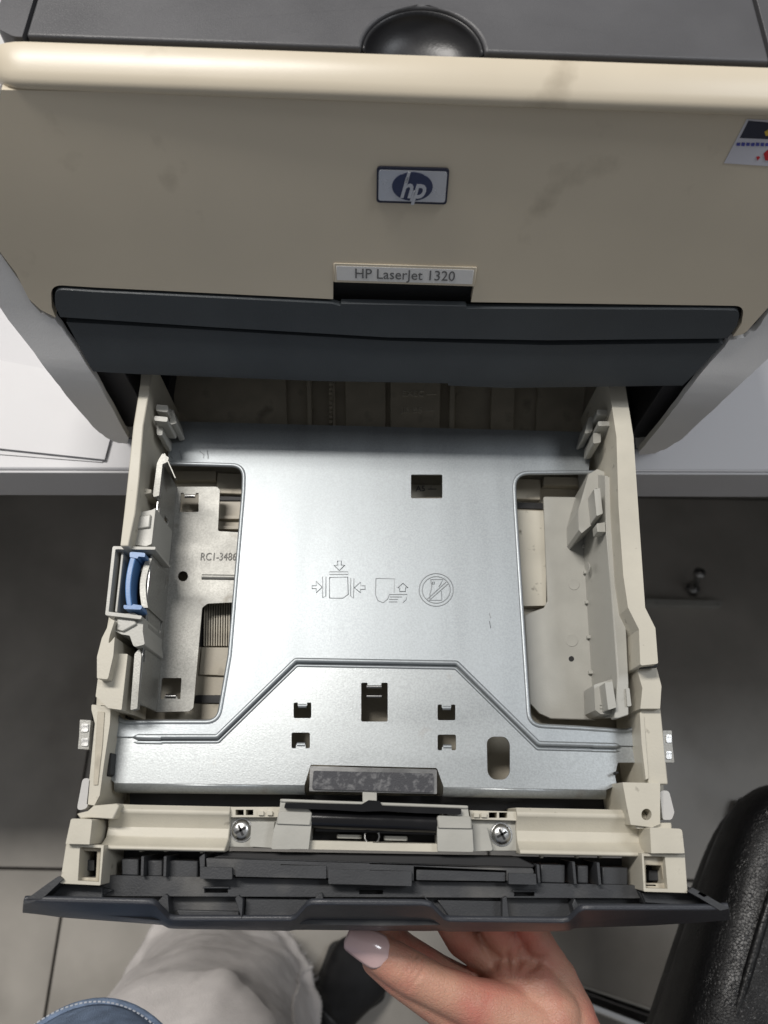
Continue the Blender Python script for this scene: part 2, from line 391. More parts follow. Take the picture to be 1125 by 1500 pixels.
# side panels: front pillar + side wall
def side(sgn, outer, seam):
    ROUND[0] = False
    dense = lambda l: [tuple(a[i] + (b[i] - a[i]) * k / 4 for i in range(2)) for a, b in zip(l, l[1:]) for k in range(4)] + [l[-1]]
    outer, seam = dense(outer), dense(seam); op = [fx(*p) for p in outer]; zt = .2; op += [(PCX + sgn * hw(.185), .185), (PCX + sgn * hw(zt), zt)]
    outline = op + [(PCX + sgn * (hw(zt) - .006), zt)] + [fx(*p) for p in seam]
    o = surf('side_panel', 'side_grey', prn, outline, off=-.001, thick=.004, bevel=.0012, step=.01)
    vs = []; fs = []; k_ = 0
    for x, z in [(p[0], p[1]) for p in op[1:]]:
        y = F(x, z) + .0052; vs += [(x - sgn * .0012, y, z), (x - sgn * .0012, .56, z), (x - sgn * .004, .56, z), (x - sgn * .004, y, z)]
    for i in range(len(op) - 2):
        for k in range(4): l = (k + 1) % 4; fs.append((i * 4 + k, i * 4 + l, i * 4 + 4 + l, i * 4 + 4 + k))
    link('side_wall', mesh(vs, fs), 'side_grey', prn, 40); ROUND[0] = True
side(-1, [(186, 652), (170, 650), (154, 642), (136, 627), (100, 585), (50, 519), (0, 453), (-60, 374), (-110, 310)], [(-6, 366), (27, 410), (46, 445), (60, 460), (80, 469), (98, 494), (134, 547), (164, 600), (188, 644)])
side(1, [(938, 668), (958, 666), (978, 658), (1000, 644), (1060, 588), (1125, 526), (1190, 464), (1230, 425)], [(1132, 452), (1108, 484), (1090, 496), (1068, 501), (1040, 533), (1003, 580), (968, 626), (936, 664)])
# beige front cover with the notch under the name plate
zt = .2172
cov = surf('front_cover', 'cover_beige', prn, [(PCX - hw(zt) + .008, zt), (PCX - hw(.185) + .003, .185), fx(-3, 362), fx(24, 399), fx(43, 436, 4), fx(60, 453, 4), fx(82, 463), fx(76, 450, 2), fx(74, 416, 9), fx(140, 419), fx(488, 436), fx(488, 412), fx(694, 418), fx(690, 442), fx(1030, 445), fx(1090, 446, 9), fx(1086, 474, 2), fx(1073, 491), fx(1090, 488, 5), fx(1106, 472, 3), fx(1126, 447), (PCX + hw(.16) - .004, .160), (PCX + hw(.185) - .003, .185), (PCX + hw(zt) - .003, zt)], off=0, thick=.004, bevel=.0008, step=.004)
# rounded lip along the top of the cover
lL, lR = W(0, 126, .2185), W(1125, 166, .2185); yf = (lL.y + lR.y) / 2; sk = (lR.y - lL.y)
lip = [(.0008, .2165), (-.0003, .2180), (-.0004, .2198), (.0010, .2217), (.0036, .2233), (.0075, .2249), (.0135, .2268), (.0155, .2266), (.0155, .205), (.0055, .205), (.0055, .2155)]
def lip_mesh():
    x0, x1 = PCX - .170, PCX + .170; xs = [x0 + .016 * (1 - math.cos(k / 6 * math.pi / 2)) for k in range(7)] + [x1 - .016 * (1 - math.cos(k / 6 * math.pi / 2)) for k in range(6, -1, -1)]
    vs = []; fs = []; n = len(lip)
    for x in xs:
        d = max(0, (x0 + .016 - x), (x - (x1 - .016))) / .016; s = 1 - math.sqrt(max(0, 1 - d * d)); sy = yf + sk * ((x - lL.x) / (lR.x - lL.x) - .5)
        for a, z in lip: vs.append((x, sy + a + s * (.0155 - a) * .85, z - s * .006))
    for i in range(len(xs) - 1):
        for k in range(n): l = (k + 1) % n; fs.append((i * n + k, i * n + l, i * n + n + l, i * n + n + k))
    fs += [tuple(range(n)), tuple(range((len(xs) - 1) * n, len(xs) * n))]
    return mesh(vs, fs)
link('lip', lip_mesh(), 'cover_beige', cov, 45)
# dark top cover with finger scoop
def top_y(x, d=0): return yf + sk * ((x - lL.x) / (lR.x - lL.x) - .5) + .0168 + d
sc = W(620, 92, .229); sa = .0249; sb = W(622, 8, .229).y - top_y(sc.x); TZ = .2285
xa, xb = W(44, 20, TZ).x, W(1118, 40, TZ).x
arc = [(sc.x + sa * math.cos(math.pi * k / 24), top_y(sc.x + sa * math.cos(math.pi * k / 24)) + sb * math.sin(math.pi * k / 24)) for k in range(25)]
tc = link('top_cover', prism2([(xa + .001, .55), (xa + .001, top_y(xa))] + arc[::-1] + [(xb - .001, top_y(xb)), (xb - .001, .55)], [], TZ - .012, TZ), 'top_dark', prn, 35, .0011, 3)
link('top_side', prism2(fillet([(xa - .001, .55), (PCX - .168, .55), (PCX - .168, top_y(PCX - .16, .006), .01), (PCX - .158, top_y(PCX - .158), .008), (xa - .001, top_y(xa))]), [], TZ - .014, TZ - .0008), 'top_dark', prn, 35, .001, 3)
link('top_side', prism2(fillet([(xb + .001, .55), (PCX + .17, .55), (PCX + .17, top_y(PCX + .16), .01), (xb + .001, top_y(xb))]), [], TZ - .014, TZ - .0008), 'top_dark', prn, 35, .001, 3)
def bowl():
    vs = []; fs = []; n, m = 32, 10
    for i in range(m + 1):
        f = math.pi / 2 * i / m
        for k in range(n + 1):
            t = math.pi * k / n; r = math.cos(f) ** .7 if i < m else .0
            x = sc.x + sa * .985 * r * math.cos(t); vs.append((x, top_y(x, .0006) + sb * .985 * r * math.sin(t), TZ - .0015 - .013 * math.sin(f)))
    for i in range(m):
        for k in range(n): a = i * (n + 1) + k; fs.append((a, a + 1, a + n + 2, a + n + 1))
    me = mesh(vs, fs)
    return me
sb_o = link('finger_scoop', bowl(), 'scoop_dark', tc, 80); sm = sb_o.modifiers.new('solid', 'SOLIDIFY'); sm.thickness = .001; sm.offset = -1
box('top_deck', 'black_matte', prn, PCX - .16, PCX + .165, yf + .017, .55, .2, TZ - .0165, 0)
# dark door strip and lower panel
surf('feed_door', 'door_dark', prn, [fx(89, 461), fx(82, 446, 2), fx(80, 421, 9), fx(140, 424), fx(486, 441), fx(498, 444), fx(500, 441), fx(682, 446), fx(684, 449), fx(1030, 450), fx(1084, 451, 9), fx(1079, 474, 2), fx(1065, 493), fx(800, 495), fx(570, 490), fx(300, 474)], off=.001, thick=.003, bevel=.0007)
surf('lower_panel', 'door_dark', prn, [fx(97, 472), fx(300, 484), fx(570, 500), fx(800, 505), fx(1060, 503), fx(1000, 566), fx(742, 568), fx(657, 566), fx(656, 562), fx(466, 558), fx(208, 549), fx(136, 545)], off=-.0006, thick=.003, bevel=.0007)
def onfront(px, py):
    p = WF(px, py); x = (WF(px + 30, py + .9) - WF(px - 30, py - .9)).normalized(); u = (WF(px, py - 12) - WF(px, py + 12)); u = (u - x * u.dot(x)).normalized(); return p, x, u, x.cross(u).normalized()
def onmesh(me, o, x, u, n, d):
    me.transform(frame(o + n * d, x, u)); return me
box('notch_back', 'black_matte', prn, -.027, .046, F(0, .135) + .006, F(0, .135) + .010, .122, .1440, 0)
# name plate
p, x, u, n = onfront(593, 400.5); wpl = (WF(697, 402) - WF(489, 397)).length; hpl = (WF(592, 387) - WF(592, 414)).length
npl = link('name_plate', onmesh(prism2(fillet([(-wpl / 2, -hpl / 2), (wpl / 2, -hpl / 2), (wpl / 2, hpl / 2), (-wpl / 2, hpl / 2)]), [], 0, .0012), p, x, u, n, .0004), 'cover_beige', cov, 35, .0004)
link('name_field', onmesh(prism2([(-wpl * .48, -hpl * .38), (wpl * .48, -hpl * .38), (wpl * .48, hpl * .38), (-wpl * .48, hpl * .38)], [], 0, .0004), p, x, u, n, .0014), 'plate_grey', cov, 35, .0002)
text('lettering', 'HP LaserJet 1320', 'print_dark', cov, p + n * .0019, x, u, .0072, width=wpl * .70, ext=.00008)
# badge
p, x, u, n = onfront(604, 270.5); wb = (WF(657, 272) - WF(553, 269)).length; hb = (WF(604, 245) - WF(604, 297)).length
bd = link('badge', onmesh(prism2(fillet([(-wb / 2, -hb / 2, .0016), (wb / 2, -hb / 2, .0016), (wb / 2, hb / 2, .0016), (-wb / 2, hb / 2, .0016)]), [], 0, .0022), p, x, u, n, -.0006), 'sticker_navy', cov, 35, .0005)
BASE_b = bd
wi, hi = wb * .945, hb * .86
def sub(name, pts, m, d, t=.0004, par=None): return link(name, onmesh(prism2(pts, [], 0, t), p, x, u, n, d), m, par or cov, 35, .0001)
sub('badge_field', fillet([(-wi / 2, -hi / 2, .0012), (wi / 2, -hi / 2, .0012), (wi / 2, hi / 2, .0012), (-wi / 2, hi / 2, .0012)]), 'badge_silver', .0016)
sub('badge_oval', [(wb * .285 * math.cos(k * math.pi / 20), hb * .40 * math.sin(k * math.pi / 20)) for k in range(40)], 'badge_blue', .0020)
text('badge_letters', 'hp', 'badge_silver', cov, p + n * .0025 - u * .0009, x, u, .0125, width=wb * .36, ext=.0002, shear=.28, bold=.00025)
sub('letter_stroke', [(-wb * .115, hb * .1), (-wb * .075, hb * .1), (-wb * .03, hb * .41), (-wb * .07, hb * .41)], 'badge_silver', .0023)
sub('letter_stroke', [(-wb * .03, -hb * .41), (wb * .01, -hb * .41), (wb * .055, -hb * .1), (wb * .015, -hb * .1)], 'badge_silver', .0023)
# sticker
def fpoly(name, pts, m, off, par=cov): return surf(name, m, par, [fx(*q) for q in pts], off=off, thick=.0002, bevel=0)
fpoly('sticker', [(1093, 171), (1150, 175), (1150, 242), (1060, 237)], 'sticker_white', .0004)
fpoly('sticker_band', [(1096, 175), (1150, 178), (1150, 203), (1083, 198)], 'sticker_navy', .0006)
fpoly('sticker_mark', [(1119, 190), (1127, 186), (1130, 193), (1121, 196)], 'ink_yellow', .0008)
for a in range(1079, 1130, 7): fpoly('sticker_print', [(a, 206 + a % 3), (a + 5, 207), (a + 4, 211 - a % 2), (a - 1, 210)], 'ink_blue', .0007)
fpoly('sticker_mark', [(1107, 227), (1111, 225), (1113, 229), (1109, 232)], 'ink_red', .0007); fpoly('sticker_mark', [(1118, 222), (1124, 216), (1140, 222), (1130, 233), (1120, 231)], 'ink_red', .0007)

# ================================================================== paper tray pulled out of the printer
tr = thing('paper_tray', (0, .1, .005), 'pulled-out beige paper tray with grey metal lift plate and dark front', 'paper tray')
RIM = .075; FLR = .014
PL = (.0475, -.055)                      # lift plate plane, front end raised
PLF = (.0462, -.055)                     # its stepped-down front section
def ln(a, b, t): return tuple(a[i] + (b[i] - a[i]) * t for i in range(2))
# ---- moulded floor
fo = slab('tray_floor', 'tray_floor', tr, [(222, 520), (905, 540), (968, 1235), (128, 1225)], FLR, .004)
slab('floor_rib', 'tray_floor', fo, rect(255, 690, 316, 703, .5), FLR + .005, .005); slab('floor_rib', 'tray_floor', fo, [(318, 692), (362, 694), (360, 724), (316, 722)], FLR + .004, .004)
slab('floor_slot', 'black_matte', fo, [(318, 727), (362, 727), (362, 733), (318, 733)], FLR + .0012, .001); slab('floor_slot', 'black_matte', fo, [(748, 735), (800, 737), (800, 746), (748, 744)], FLR + .0012, .001)
slab('floor_rib', 'tray_floor', fo, [(745, 700), (792, 702), (792, 732), (745, 730)], FLR + .004, .004); slab('floor_rib', 'tray_floor', fo, [(796, 698), (870, 700), (870, 712), (796, 710)], FLR + .006, .006)
slab('floor_pad', 'tray_beige', fo, [(748, 747, .5), (799, 749, .5), (800, 887, 1.5), (755, 888, .5)], FLR + .0055, .0055)
slab('floor_rib', 'tray_floor', fo, [(318, 755), (362, 755), (362, 760), (318, 760)], FLR + .003, .003); slab('floor_rib', 'tray_floor', fo, [(318, 770), (358, 770), (358, 775), (318, 775)], FLR + .003, .003)
slab('floor_pad', 'tray_floor', fo, [(296, 948, .5), (352, 949, .5), (346, 990, .5), (292, 988, .5)], FLR + .002, .002); slab('floor_slot', 'black_matte', fo, [(286, 1018), (330, 1018), (328, 1030), (284, 1030)], FLR + .0012, .001)
for k in range(15):                      # ribbed grip strip in the floor
    x = 299 + k * 3.6; slab('grip_rib', 'tray_floor', fo, [(x, 882), (x + 1.9, 882), (x + 1.0, 946), (x - .9, 946)], FLR + .0032, .0032, bevel=0)
slab('floor_slot', 'black_matte', fo, [(296, 881), (356, 881), (353, 947), (291, 947)], FLR + .0008, .0008, bevel=0)
# rear end of the floor, seen under the printer's edge: raised strips and size marks
for a, b, h in ((250, 418, .004), (448, 455, .007), (486, 490, .006), (505, 565, .003), (572, 646, .006), (660, 668, .007), (722, 756, .005), (790, 860, .004)):
    slab('floor_strip', 'tray_floor', fo, [(a, 530), (b, 531), (b - (b - 560) * .03, 660), (a - (a - 560) * .03, 660)], FLR + h, h)
for k in range(9): y = 560 + k * 7; slab('rack_tooth', 'tray_floor', fo, [(482, y), (487, y), (487, y + 3), (482, y + 3)], FLR + .007, .006, bevel=0)
def flat_text(name, s, m, par, px, py, z, size, **k):
    o = W(px, py, z); x = W(px + 20, py, z) - W(px - 20, py, z); u = W(px, py - 20, z) - W(px, py + 20, z); return text(name, s, m, par, o, x, u, size, **k)
flat_text('size_mark', 'EXEC —', 'tray_beige', fo, 614, 577, FLR + .0062, .0060, ext=.0004); flat_text('size_mark', 'JIS B5 —', 'tray_beige', fo, 612, 601, FLR + .0062, .0060, ext=.0004)
slab('floor_pad', 'tray_beige', fo, [(596, 709), (655, 710), (655, 745), (596, 744)], FLR + .004, .004); flat_text('size_mark', 'A5 —', 'print_dark', fo, 624, 716, FLR + .0044, .0052, ext=.0003)

# ---- side walls
lw = slab('left_wall', 'tray_beige', tr, [(208, 530), (226, 530), (210, 623), (204, 700), (198, 752), (188, 800), (176, 800), (182, 747), (195, 623), (205, 562)], RIM, .063, label='left side wall of the tray')
rw = slab('right_wall', 'tray_beige', tr, [(888, 540), (912, 540), (928, 640), (937, 775), (945, 890, 1), (960, 920, 1), (964, 972, 1), (938, 975, 1), (936, 922, 1), (920, 890, 1), (913, 843), (906, 741), (903, 640)], RIM, .063, bevel=0, label='right side wall of the tray')
slab('wall_foot', 'tray_beige', lw, [(178, 800), (188, 800), (172, 930), (164, 1000), (150, 1180), (133, 1180), (142, 1000)], .045, .033)
slab('wall_foot', 'tray_beige', rw, [(930, 970), (962, 977), (975, 1200), (945, 1200)], .045, .033)
slab('wall_step', 'tray_beige', rw, [(932, 976, 1), (941, 980), (962, 978, 1), (969, 1005, 2), (967, 1038), (938, 1038), (941, 1008)], .064, .03)
slab('wall_step', 'tray_beige', rw, [(938, 1038), (968, 1038), (979, 1149), (950, 1149), (941, 1085)], .060, .04)
slab('wall_rib', 'tray_beige', rw, [(937, 1042, 1), (943, 1048), (950, 1140, 1), (946, 1142), (940, 1090)], .0612, .003)
slab('wall_seam', 'black_matte', rw, [(939, 974), (963, 972), (963, 977), (939, 979)], RIM - .006, .003, bevel=0)
# rear hooks on the walls
for pts, z in (([(229, 592, 1), (246, 594, 1), (246, 604, 1), (229, 602, 1)], .066), ([(226, 609, 1), (246, 611, 1), (245, 618, 1), (226, 616, 1)], .067), ([(246, 598, 1), (254, 600, 1), (259, 620, 1), (250, 622, 1)], .058), ([(229, 622, 1), (238, 622, 1), (238, 638, 1), (230, 637, 1)], .06)):
    slab('wall_hook', 'grey_plastic', lw, pts, z, .02)
for pts, z in (([(874, 600, 1), (895, 600, 1), (896, 608, 1), (874, 608, 1)], .067), ([(876, 617, 1), (897, 617, 1), (897, 624, 1), (876, 624, 1)], .067), ([(862, 612, 1), (868, 608, 1), (868, 632, 1), (856, 636, 1)], .058), ([(869, 634, 1), (880, 634, 1), (880, 648, 1), (869, 650, 1)], .06)):
    slab('wall_hook', 'grey_plastic', rw, pts, z, .02)
slab('wall_hook', 'tray_beige', lw, [(201, 713), (222, 717), (221, 722), (203, 726), (203, 723), (214, 720), (201, 717)], .064, .014, bevel=.0003)
# left: housing round the blue latch
lh = slab('latch_housing', 'grey_plastic', tr, [(194, 752, 1), (222, 747, 1), (228, 744), (222, 797, 1), (214, 800), (183, 797, 2), (187, 782, 1), (195, 776)], .066, .035, label='grey housing above the blue latch')
slab('housing_rib', 'grey_plastic', lh, [(198, 757), (221, 753), (219, 772), (197, 775)], .0675, .004)
fr = slab('latch_frame', 'grey_plastic', tr, [(165, 800, 1), (228, 801, .5), (227, 805, .5), (169, 804.5, .5), (159, 896, .5), (208, 902, .5), (206, 907, .5), (154, 901, 1)], .070, .03)
slab('frame_bar', 'grey_plastic', fr, [(178, 806), (181.5, 806), (171.5, 897), (168, 896)], .066, .026, bevel=.0003)
slab('latch_well', 'black_matte', tr, [(167, 803), (230, 803), (226, 930), (150, 1045), (185, 1052), (205, 900), (157, 900)], .035, .012, bevel=0)
def arcpts(p0, pm, p1, n=14): return [tuple((1 - t) ** 2 * p0[i] + 2 * t * (1 - t) * pm[i] + t * t * p1[i] for i in range(2)) for t in [k / n for k in range(n + 1)]]
outer = arcpts((191, 815), (178, 856), (186, 890)); inner = arcpts((199, 817), (187, 856), (194, 890))
bl = slab('latch', 'blue_plastic', tr, outer + inner[::-1], .070, .012, bevel=.0005, label='blue latch of the paper guide')
slab('latch_end', 'blue_plastic', bl, [(190, 808, 1), (213, 810, 1), (212, 816, .5), (203, 815), (201, 818), (190, 816, .5)], .0705, .012); slab('latch_end', 'blue_plastic', bl, [(181, 886, .5), (193, 887), (195, 885), (208, 887, .5), (207, 893, 1), (181, 892, 1)], .0705, .012)
slab('latch_web', 'blue_plastic', bl, [(196, 812), (202, 812), (198, 830), (192, 850), (193, 875), (199, 890), (193, 890), (187, 870), (187, 845)], .064, .008, bevel=.0003)
lc = []                                   # curved steel behind the latch
for k in range(13):
    t = k / 12; p = W(214 - 10 * math.sin(math.pi * t) * .6 - 6 * t, 818 + 72 * t, .064); lc.append(p)
vs = [];
for p in lc: vs += [p, p + Vector((.003, 0, 0)), p + Vector((.003, 0, -.03)), p + Vector((0, 0, -.03))]
fs = [(i * 4 + k, i * 4 + (k + 1) % 4, i * 4 + 4 + (k + 1) % 4, i * 4 + 4 + k) for i in range(12) for k in range(4)] + [(0, 1, 2, 3), (48, 49, 50, 51)]
link('latch_spring', mesh(vs, fs), 'guide_steel', tr, 40)
lh2 = slab('latch_housing', 'grey_plastic', tr, [(168, 900, 1), (197, 898, 1), (210, 906, 2), (209, 925, 1), (212, 944, 1), (196, 948, 2), (190, 931, 1), (178, 929, 1), (167, 924, 1)], .066, .035, label='grey housing below the blue latch')
slab('housing_rib', 'grey_plastic', lh2, [(171, 904), (196, 903), (200, 914), (180, 925), (170, 922)], .0675, .004)
slab('wall_step', 'tray_beige', lw, [(163, 907), (168, 909), (161, 930, 1), (158, 945, 1), (168, 933), (166, 960, 1), (158, 995, 1), (142, 994, 1), (142, 962, 1), (149, 935, 1)], .071, .045)
slab('wall_step', 'tray_beige', lw, [(170, 957, .5), (187, 958, .5), (178, 1040, .5), (158, 1037), (140, 1020), (143, 996), (158, 997), (166, 975)], .064, .04)
# left front stub
sb2 = slab('wall_step', 'tray_beige', lw, [(134, 1032, .5), (162, 1034, .5), (161, 1060, .5), (152, 1120), (146, 1165), (138, 1180), (127, 1178), (132, 1130), (139, 1060), (134, 1040)], .058, .04)
slab('wall_rib', 'tray_floor', lw, [(143, 1042), (153, 1043), (150, 1090), (143, 1150), (137, 1150), (140, 1090)], .0586, .002, bevel=.0002)

# ---- left paper guide: bent sheet steel with base plate
gz = .028; gt = .060
gd = slab('left_guide', 'guide_steel', tr, [(258, 713), (318, 713, 1.5), (322, 718, 1.5), (319, 778, 1.5), (352, 780), (347, 882, .5), (304, 884, 2), (296, 890, 2), (283, 1038, 3), (276, 1042), (228, 1043)], gz, .0012,
          holes=[[(265, 722), (269, 722), (270, 725), (286, 725), (287, 722), (291, 722), (291, 750, 1), (263, 750, 1)], [(237, 993, 1), (266, 993, 1), (264, 1024), (260, 1024), (259, 1020), (241, 1020), (240, 1024), (235, 1024)], [(268 + 7.5 * math.cos(k * math.pi / 10), 844 + 7.5 * math.sin(k * math.pi / 10)) for k in range(20)]], bevel=0, label='steel left paper guide')
t0 = W(258, 713, gz); t1 = W(228, 1043, gz)
def gw(t, z): p = t0.lerp(t1, t); return Vector((p.x, p.y, z))
prof = [(0, gz), (1, gz), (1, gt - .004), (.98, gt), (.845, gt), (.84, gt - .004), (.66, gt - .002), (.655, gt + .002), (.33, gt + .002), (.325, gt - .004), (.2, gt - .003), (.17, gt + .001), (.09, gt + .001), (.08, gt), (0, gt)]
wl = (t1 - t0).length; dirn = (t1 - t0).normalized(); nrm = Vector((-dirn.y, dirn.x, 0))
gm = prism2([(a * wl, b) for a, b in prof], [[(wl * .20, gz + .011), (wl * .26, gz + .011), (wl * .26, gz + .019), (wl * .20, gz + .019)], [(wl * .62, gz + .005), (wl * .69, gz + .005), (wl * .69, gz + .008), (wl * .62, gz + .008)], [(wl * .44, gz + .004), (wl * .49, gz + .004), (wl * .49, gz + .006), (wl * .44, gz + .006)]], -.0006, .0006)
gm.transform(frame((t0.x, t0.y, 0), dirn, (0, 0, 1))); link('guide_wall', gm, 'guide_steel', gd, 35, .0003)
# folded top tab at the rear end of the guide
tb = [gw(-.02, .066), gw(.15, .062)]
slab('guide_flange', 'guide_steel', gd, [(233, 672, .5), (238, 664, .5), (247, 670), (246, 676), (238, 680), (233, 726, .5), (225, 728, .5), (224, 724), (230, 678)], .064, .004, bevel=.0004)
link('guide_fin', mesh([W(240, 664, .064), W(256, 700, .064), W(258, 704, .045), W(242, 684, .045), W(241.5, 664, .064), W(257.5, 700, .064), W(259.5, 704, .045), W(243.5, 684, .045)], [(0, 1, 2, 3), (4, 7, 6, 5), (0, 4, 5, 1), (1, 5, 6, 2), (2, 6, 7, 3), (3, 7, 4, 0)]), 'guide_steel', gd, 0)
slab('guide_flange', 'guide_steel', gd, [(197, 958, .5), (204, 950), (207, 960), (201, 1038, .5), (191, 1040, .5)], .062, .004, bevel=.0004)
tube('guide_edge', 'bright_steel', gd, [gw(a, gt + .0022 if .33 < a < .65 else gt) for a in [k / 20 for k in range(21)]], .0005, 6)
tube('guide_bead', 'guide_steel', gd, [W(296, 845, gz), W(352, 846, gz)], .0016, 10)
flat_text('part_number', 'RC1-3486', 'number_stamp', gd, 320, 816, gz + .0001, .0066, width=W(346, 816, gz).x - W(294, 816, gz).x, ext=.0003)
for cx, cy in ((278, 727), (250, 1020)): tube('hook_tab', 'bright_steel', gd, [W(cx - 7, cy, gz), W(cx + 8, cy, gz)], .0011, 8)

# ---- right paper guide: moulded grey plastic
rg = slab('right_guide', 'grey_plastic', tr, [(796, 727, 1.5), (868, 728), (874, 1055), (808, 1053), (790, 1045, 1.5), (776, 1030), (768, 900), (797, 890), (802, 880, 1.5)], FLR + .0095, .002, label='grey plastic right paper guide')
r0 = W(846, 690, FLR + .008); r1 = W(869, 1053, FLR + .008); rl = (r1 - r0).length; rd = (r1 - r0).normalized()
rt = [W(886, 697, .0602), W(888, 782, .0602), W(896, 880, .0602), W(904, 988, .0602), W(902, 1051, .0602)]
vs = []; fs = []
for k, p in enumerate(rt):
    t = (p - rt[0]).length / (rt[-1] - rt[0]).length; q = r0.lerp(r1, t); vs += [q, p, p + Vector((.002, 0, 0)), q + Vector((.002, 0, 0))]
fs = [(i * 4 + k, i * 4 + (k + 1) % 4, i * 4 + 4 + (k + 1) % 4, i * 4 + 4 + k) for i in range(4) for k in range(4)] + [(0, 1, 2, 3), (16, 17, 18, 19)]
gwall = link('guide_wall', mesh(vs, fs), 'grey_plastic', rg, 35, .0003)
slab('guide_rim', 'grey_plastic', rg, [(889, 782), (887, 700), (895, 697), (902, 696), (906, 740), (914, 850), (921, 1000), (921, 1047), (906, 1052), (900, 1052), (905, 988)], .0605, .006, bevel=.0005)
slab('guide_step', 'grey_plastic', rg, [(862, 695, 1), (875, 687, 1), (887, 692), (891, 756), (880, 758), (852, 781, .5), (848, 776, .5), (847, 748, 1)], .051, .03, bevel=.0006)
slab('guide_fin', 'grey_plastic', rg, [(870, 716, .5), (879, 715, .5), (883, 752, .5), (874, 756, .5)], .064, .02, bevel=.0005)
slab('guide_slot', 'black_matte', rg, [(881, 712), (886, 712), (888, 752), (883, 754)], .0515, .001, bevel=0)
slab('guide_clip', 'grey_plastic', rg, [(874, 767, .5), (886, 765, .5), (887, 779), (875, 779, .5)], .061, .008, bevel=.0004)
slab('guide_clip', 'grey_plastic', rg, [(899, 722, .5), (904, 722, .5), (907, 747, .5), (901, 747, .5)], .063, .012, bevel=.0004)
slab('guide_block', 'grey_plastic', rg, [(870, 1003, 1), (896, 995, 1), (906, 1000), (909, 1045, 1), (880, 1046, 1), (872, 1040)], .054, .02, bevel=.0006)
slab('guide_fin', 'grey_plastic', rg, [(886, 1000, .5), (897, 998, .5), (903, 1036, .5), (891, 1040, .5)], .064, .016, bevel=.0005)
slab('guide_rib', 'grey_plastic', rg, [(879, 1031), (889, 1030), (889, 1032), (879, 1033)], .0547, .001, bevel=0); slab('guide_rib', 'grey_plastic', rg, [(879, 1035), (889, 1034), (889, 1037), (879, 1038)], .0547, .001, bevel=0)
slab('guide_clip', 'grey_plastic', rg, [(917, 1008, .5), (922, 1008, .5), (925, 1034, .5), (919, 1035, .5)], .062, .012, bevel=.0004)
for cx, cy, r in ((841, 856, 8), (838, 938, 9)): slab('ejector_mark', 'grey_plastic', rg, [(cx + r * math.cos(k * math.pi / 12), cy + r * math.sin(k * math.pi / 12)) for k in range(24)], FLR + .0098, .0003, bevel=.0001)
slab('ejector_hole', 'black_matte', rg, [(837 + 4 * math.cos(k * math.pi / 8), 965 + 4 * math.sin(k * math.pi / 8)) for k in range(16)], FLR + .0097, .0004, bevel=0)
for cy in (800, 838, 882, 933, 985): slab('guide_nub', 'grey_plastic', rg, [(853 + (cy - 785) * .05, cy - 3), (860 + (cy - 785) * .05, cy - 3), (860 + (cy - 785) * .05, cy + 2), (853 + (cy - 785) * .05, cy + 2)], FLR + .012, .003, bevel=.0003)
me = lathe_mesh([(.003, 0), (.003, .0004)], r0 + rd * rl * .455 + Vector((-.0012, 0, .014)), (-1, 0, 0), 20); link('ejector_mark', me, 'grey_plastic', rg, 40)

# ---- steel lift plate
step = [(158, 1079), (318, 1079), (433, 967), (669, 971), (789, 1089), (944, 1093)]
rear = [(250, 617, 3), (246, 668), (243, 678), (333, 681, 6), (358, 684, 6), (357, 708), (337, 960), (324, 1025, 5), (318, 1054, 5), (296, 1057), (162, 1059)] + step + [(942, 1073), (800, 1064, 5), (776, 1056, 5), (773, 1025), (763, 880), (753, 715, 4), (754, 694, 5), (775, 693), (862, 692), (868, 633, 3)]
holeA5 = [rect(602, 695, 648, 730, 1.0)]
front = step + [(941, 1117, 1), (905, 1117, 1), (901, 1135), (903, 1150), (888, 1157), (650, 1153), (640, 1125, 1), (455, 1120, 1), (446, 1150), (168, 1147), (160, 1140, 1)]
def tabhole(x0, y0, x1, y1, up=True):
    w_ = (x1 - x0); a, b = x0 + w_ * .24, x1 - w_ * .24
    if up: return [(x0, y1, 1), (x0, y0, .8), (a, y0, .5), (a, y0 + 5, .4), (b, y0 + 5, .4), (b, y0, .5), (x1, y0, .8), (x1, y1, 1)]
    return [(x0, y0, 1), (x1, y0, 1), (x1, y1, .8), (b, y1, .5), (b, y1 - 5, .4), (a, y1 - 5, .4), (a, y1, .5), (x0, y1, .8)]
fh = [tabhole(430, 1029, 456, 1052), tabhole(427, 1073, 454, 1096, False), tabhole(641, 1032, 667, 1055), tabhole(641, 1076, 668, 1099, False), tabhole(529, 1000, 568, 1057), [(713, 1085, 5), (720, 1079, 4), (740, 1079, 4), (747, 1088, 5), (747, 1133, 5), (740, 1142, 4), (722, 1142, 4), (714, 1133, 5)]]
lp = slab('lift_plate', 'plate_steel', tr, rear, PL, .0012, holeA5, bevel=0, label='grey steel lift plate')
# front section with its edge rolled down
fm = slab_mesh(front, PLF, .0012, fh)
fs_o = link('front_section', fm, 'plate_steel_worn', lp, 35, 0)
def rolled(a, b, r=.0042, n=8):
    A, B = W(a[0], a[1], PLF), W(b[0], b[1], PLF); d = (B - A).normalized(); out = Vector((d.y, -d.x, 0)); vs = []; fs = []
    for k in range(n + 1):
        t = math.pi / 2 * k / n; o = out * (r * math.sin(t)) + Vector((0, 0, r * (math.cos(t) - 1)))
        vs += [A + o - d * .0002, B + o]
    o = out * r + Vector((0, 0, -r - .008)); vs += [A + o, B + o]
    for k in range(n + 1): fs.append((2 * k, 2 * k + 1, 2 * k + 3, 2 * k + 2))
    e = link('rolled_edge', mesh(vs, fs), 'plate_steel_worn', fs_o, 60); s = e.modifiers.new('solid', 'SOLIDIFY'); s.thickness = .0011; s.offset = -1
rolled((168, 1147), (446, 1150)); rolled((650, 1153), (888, 1157))
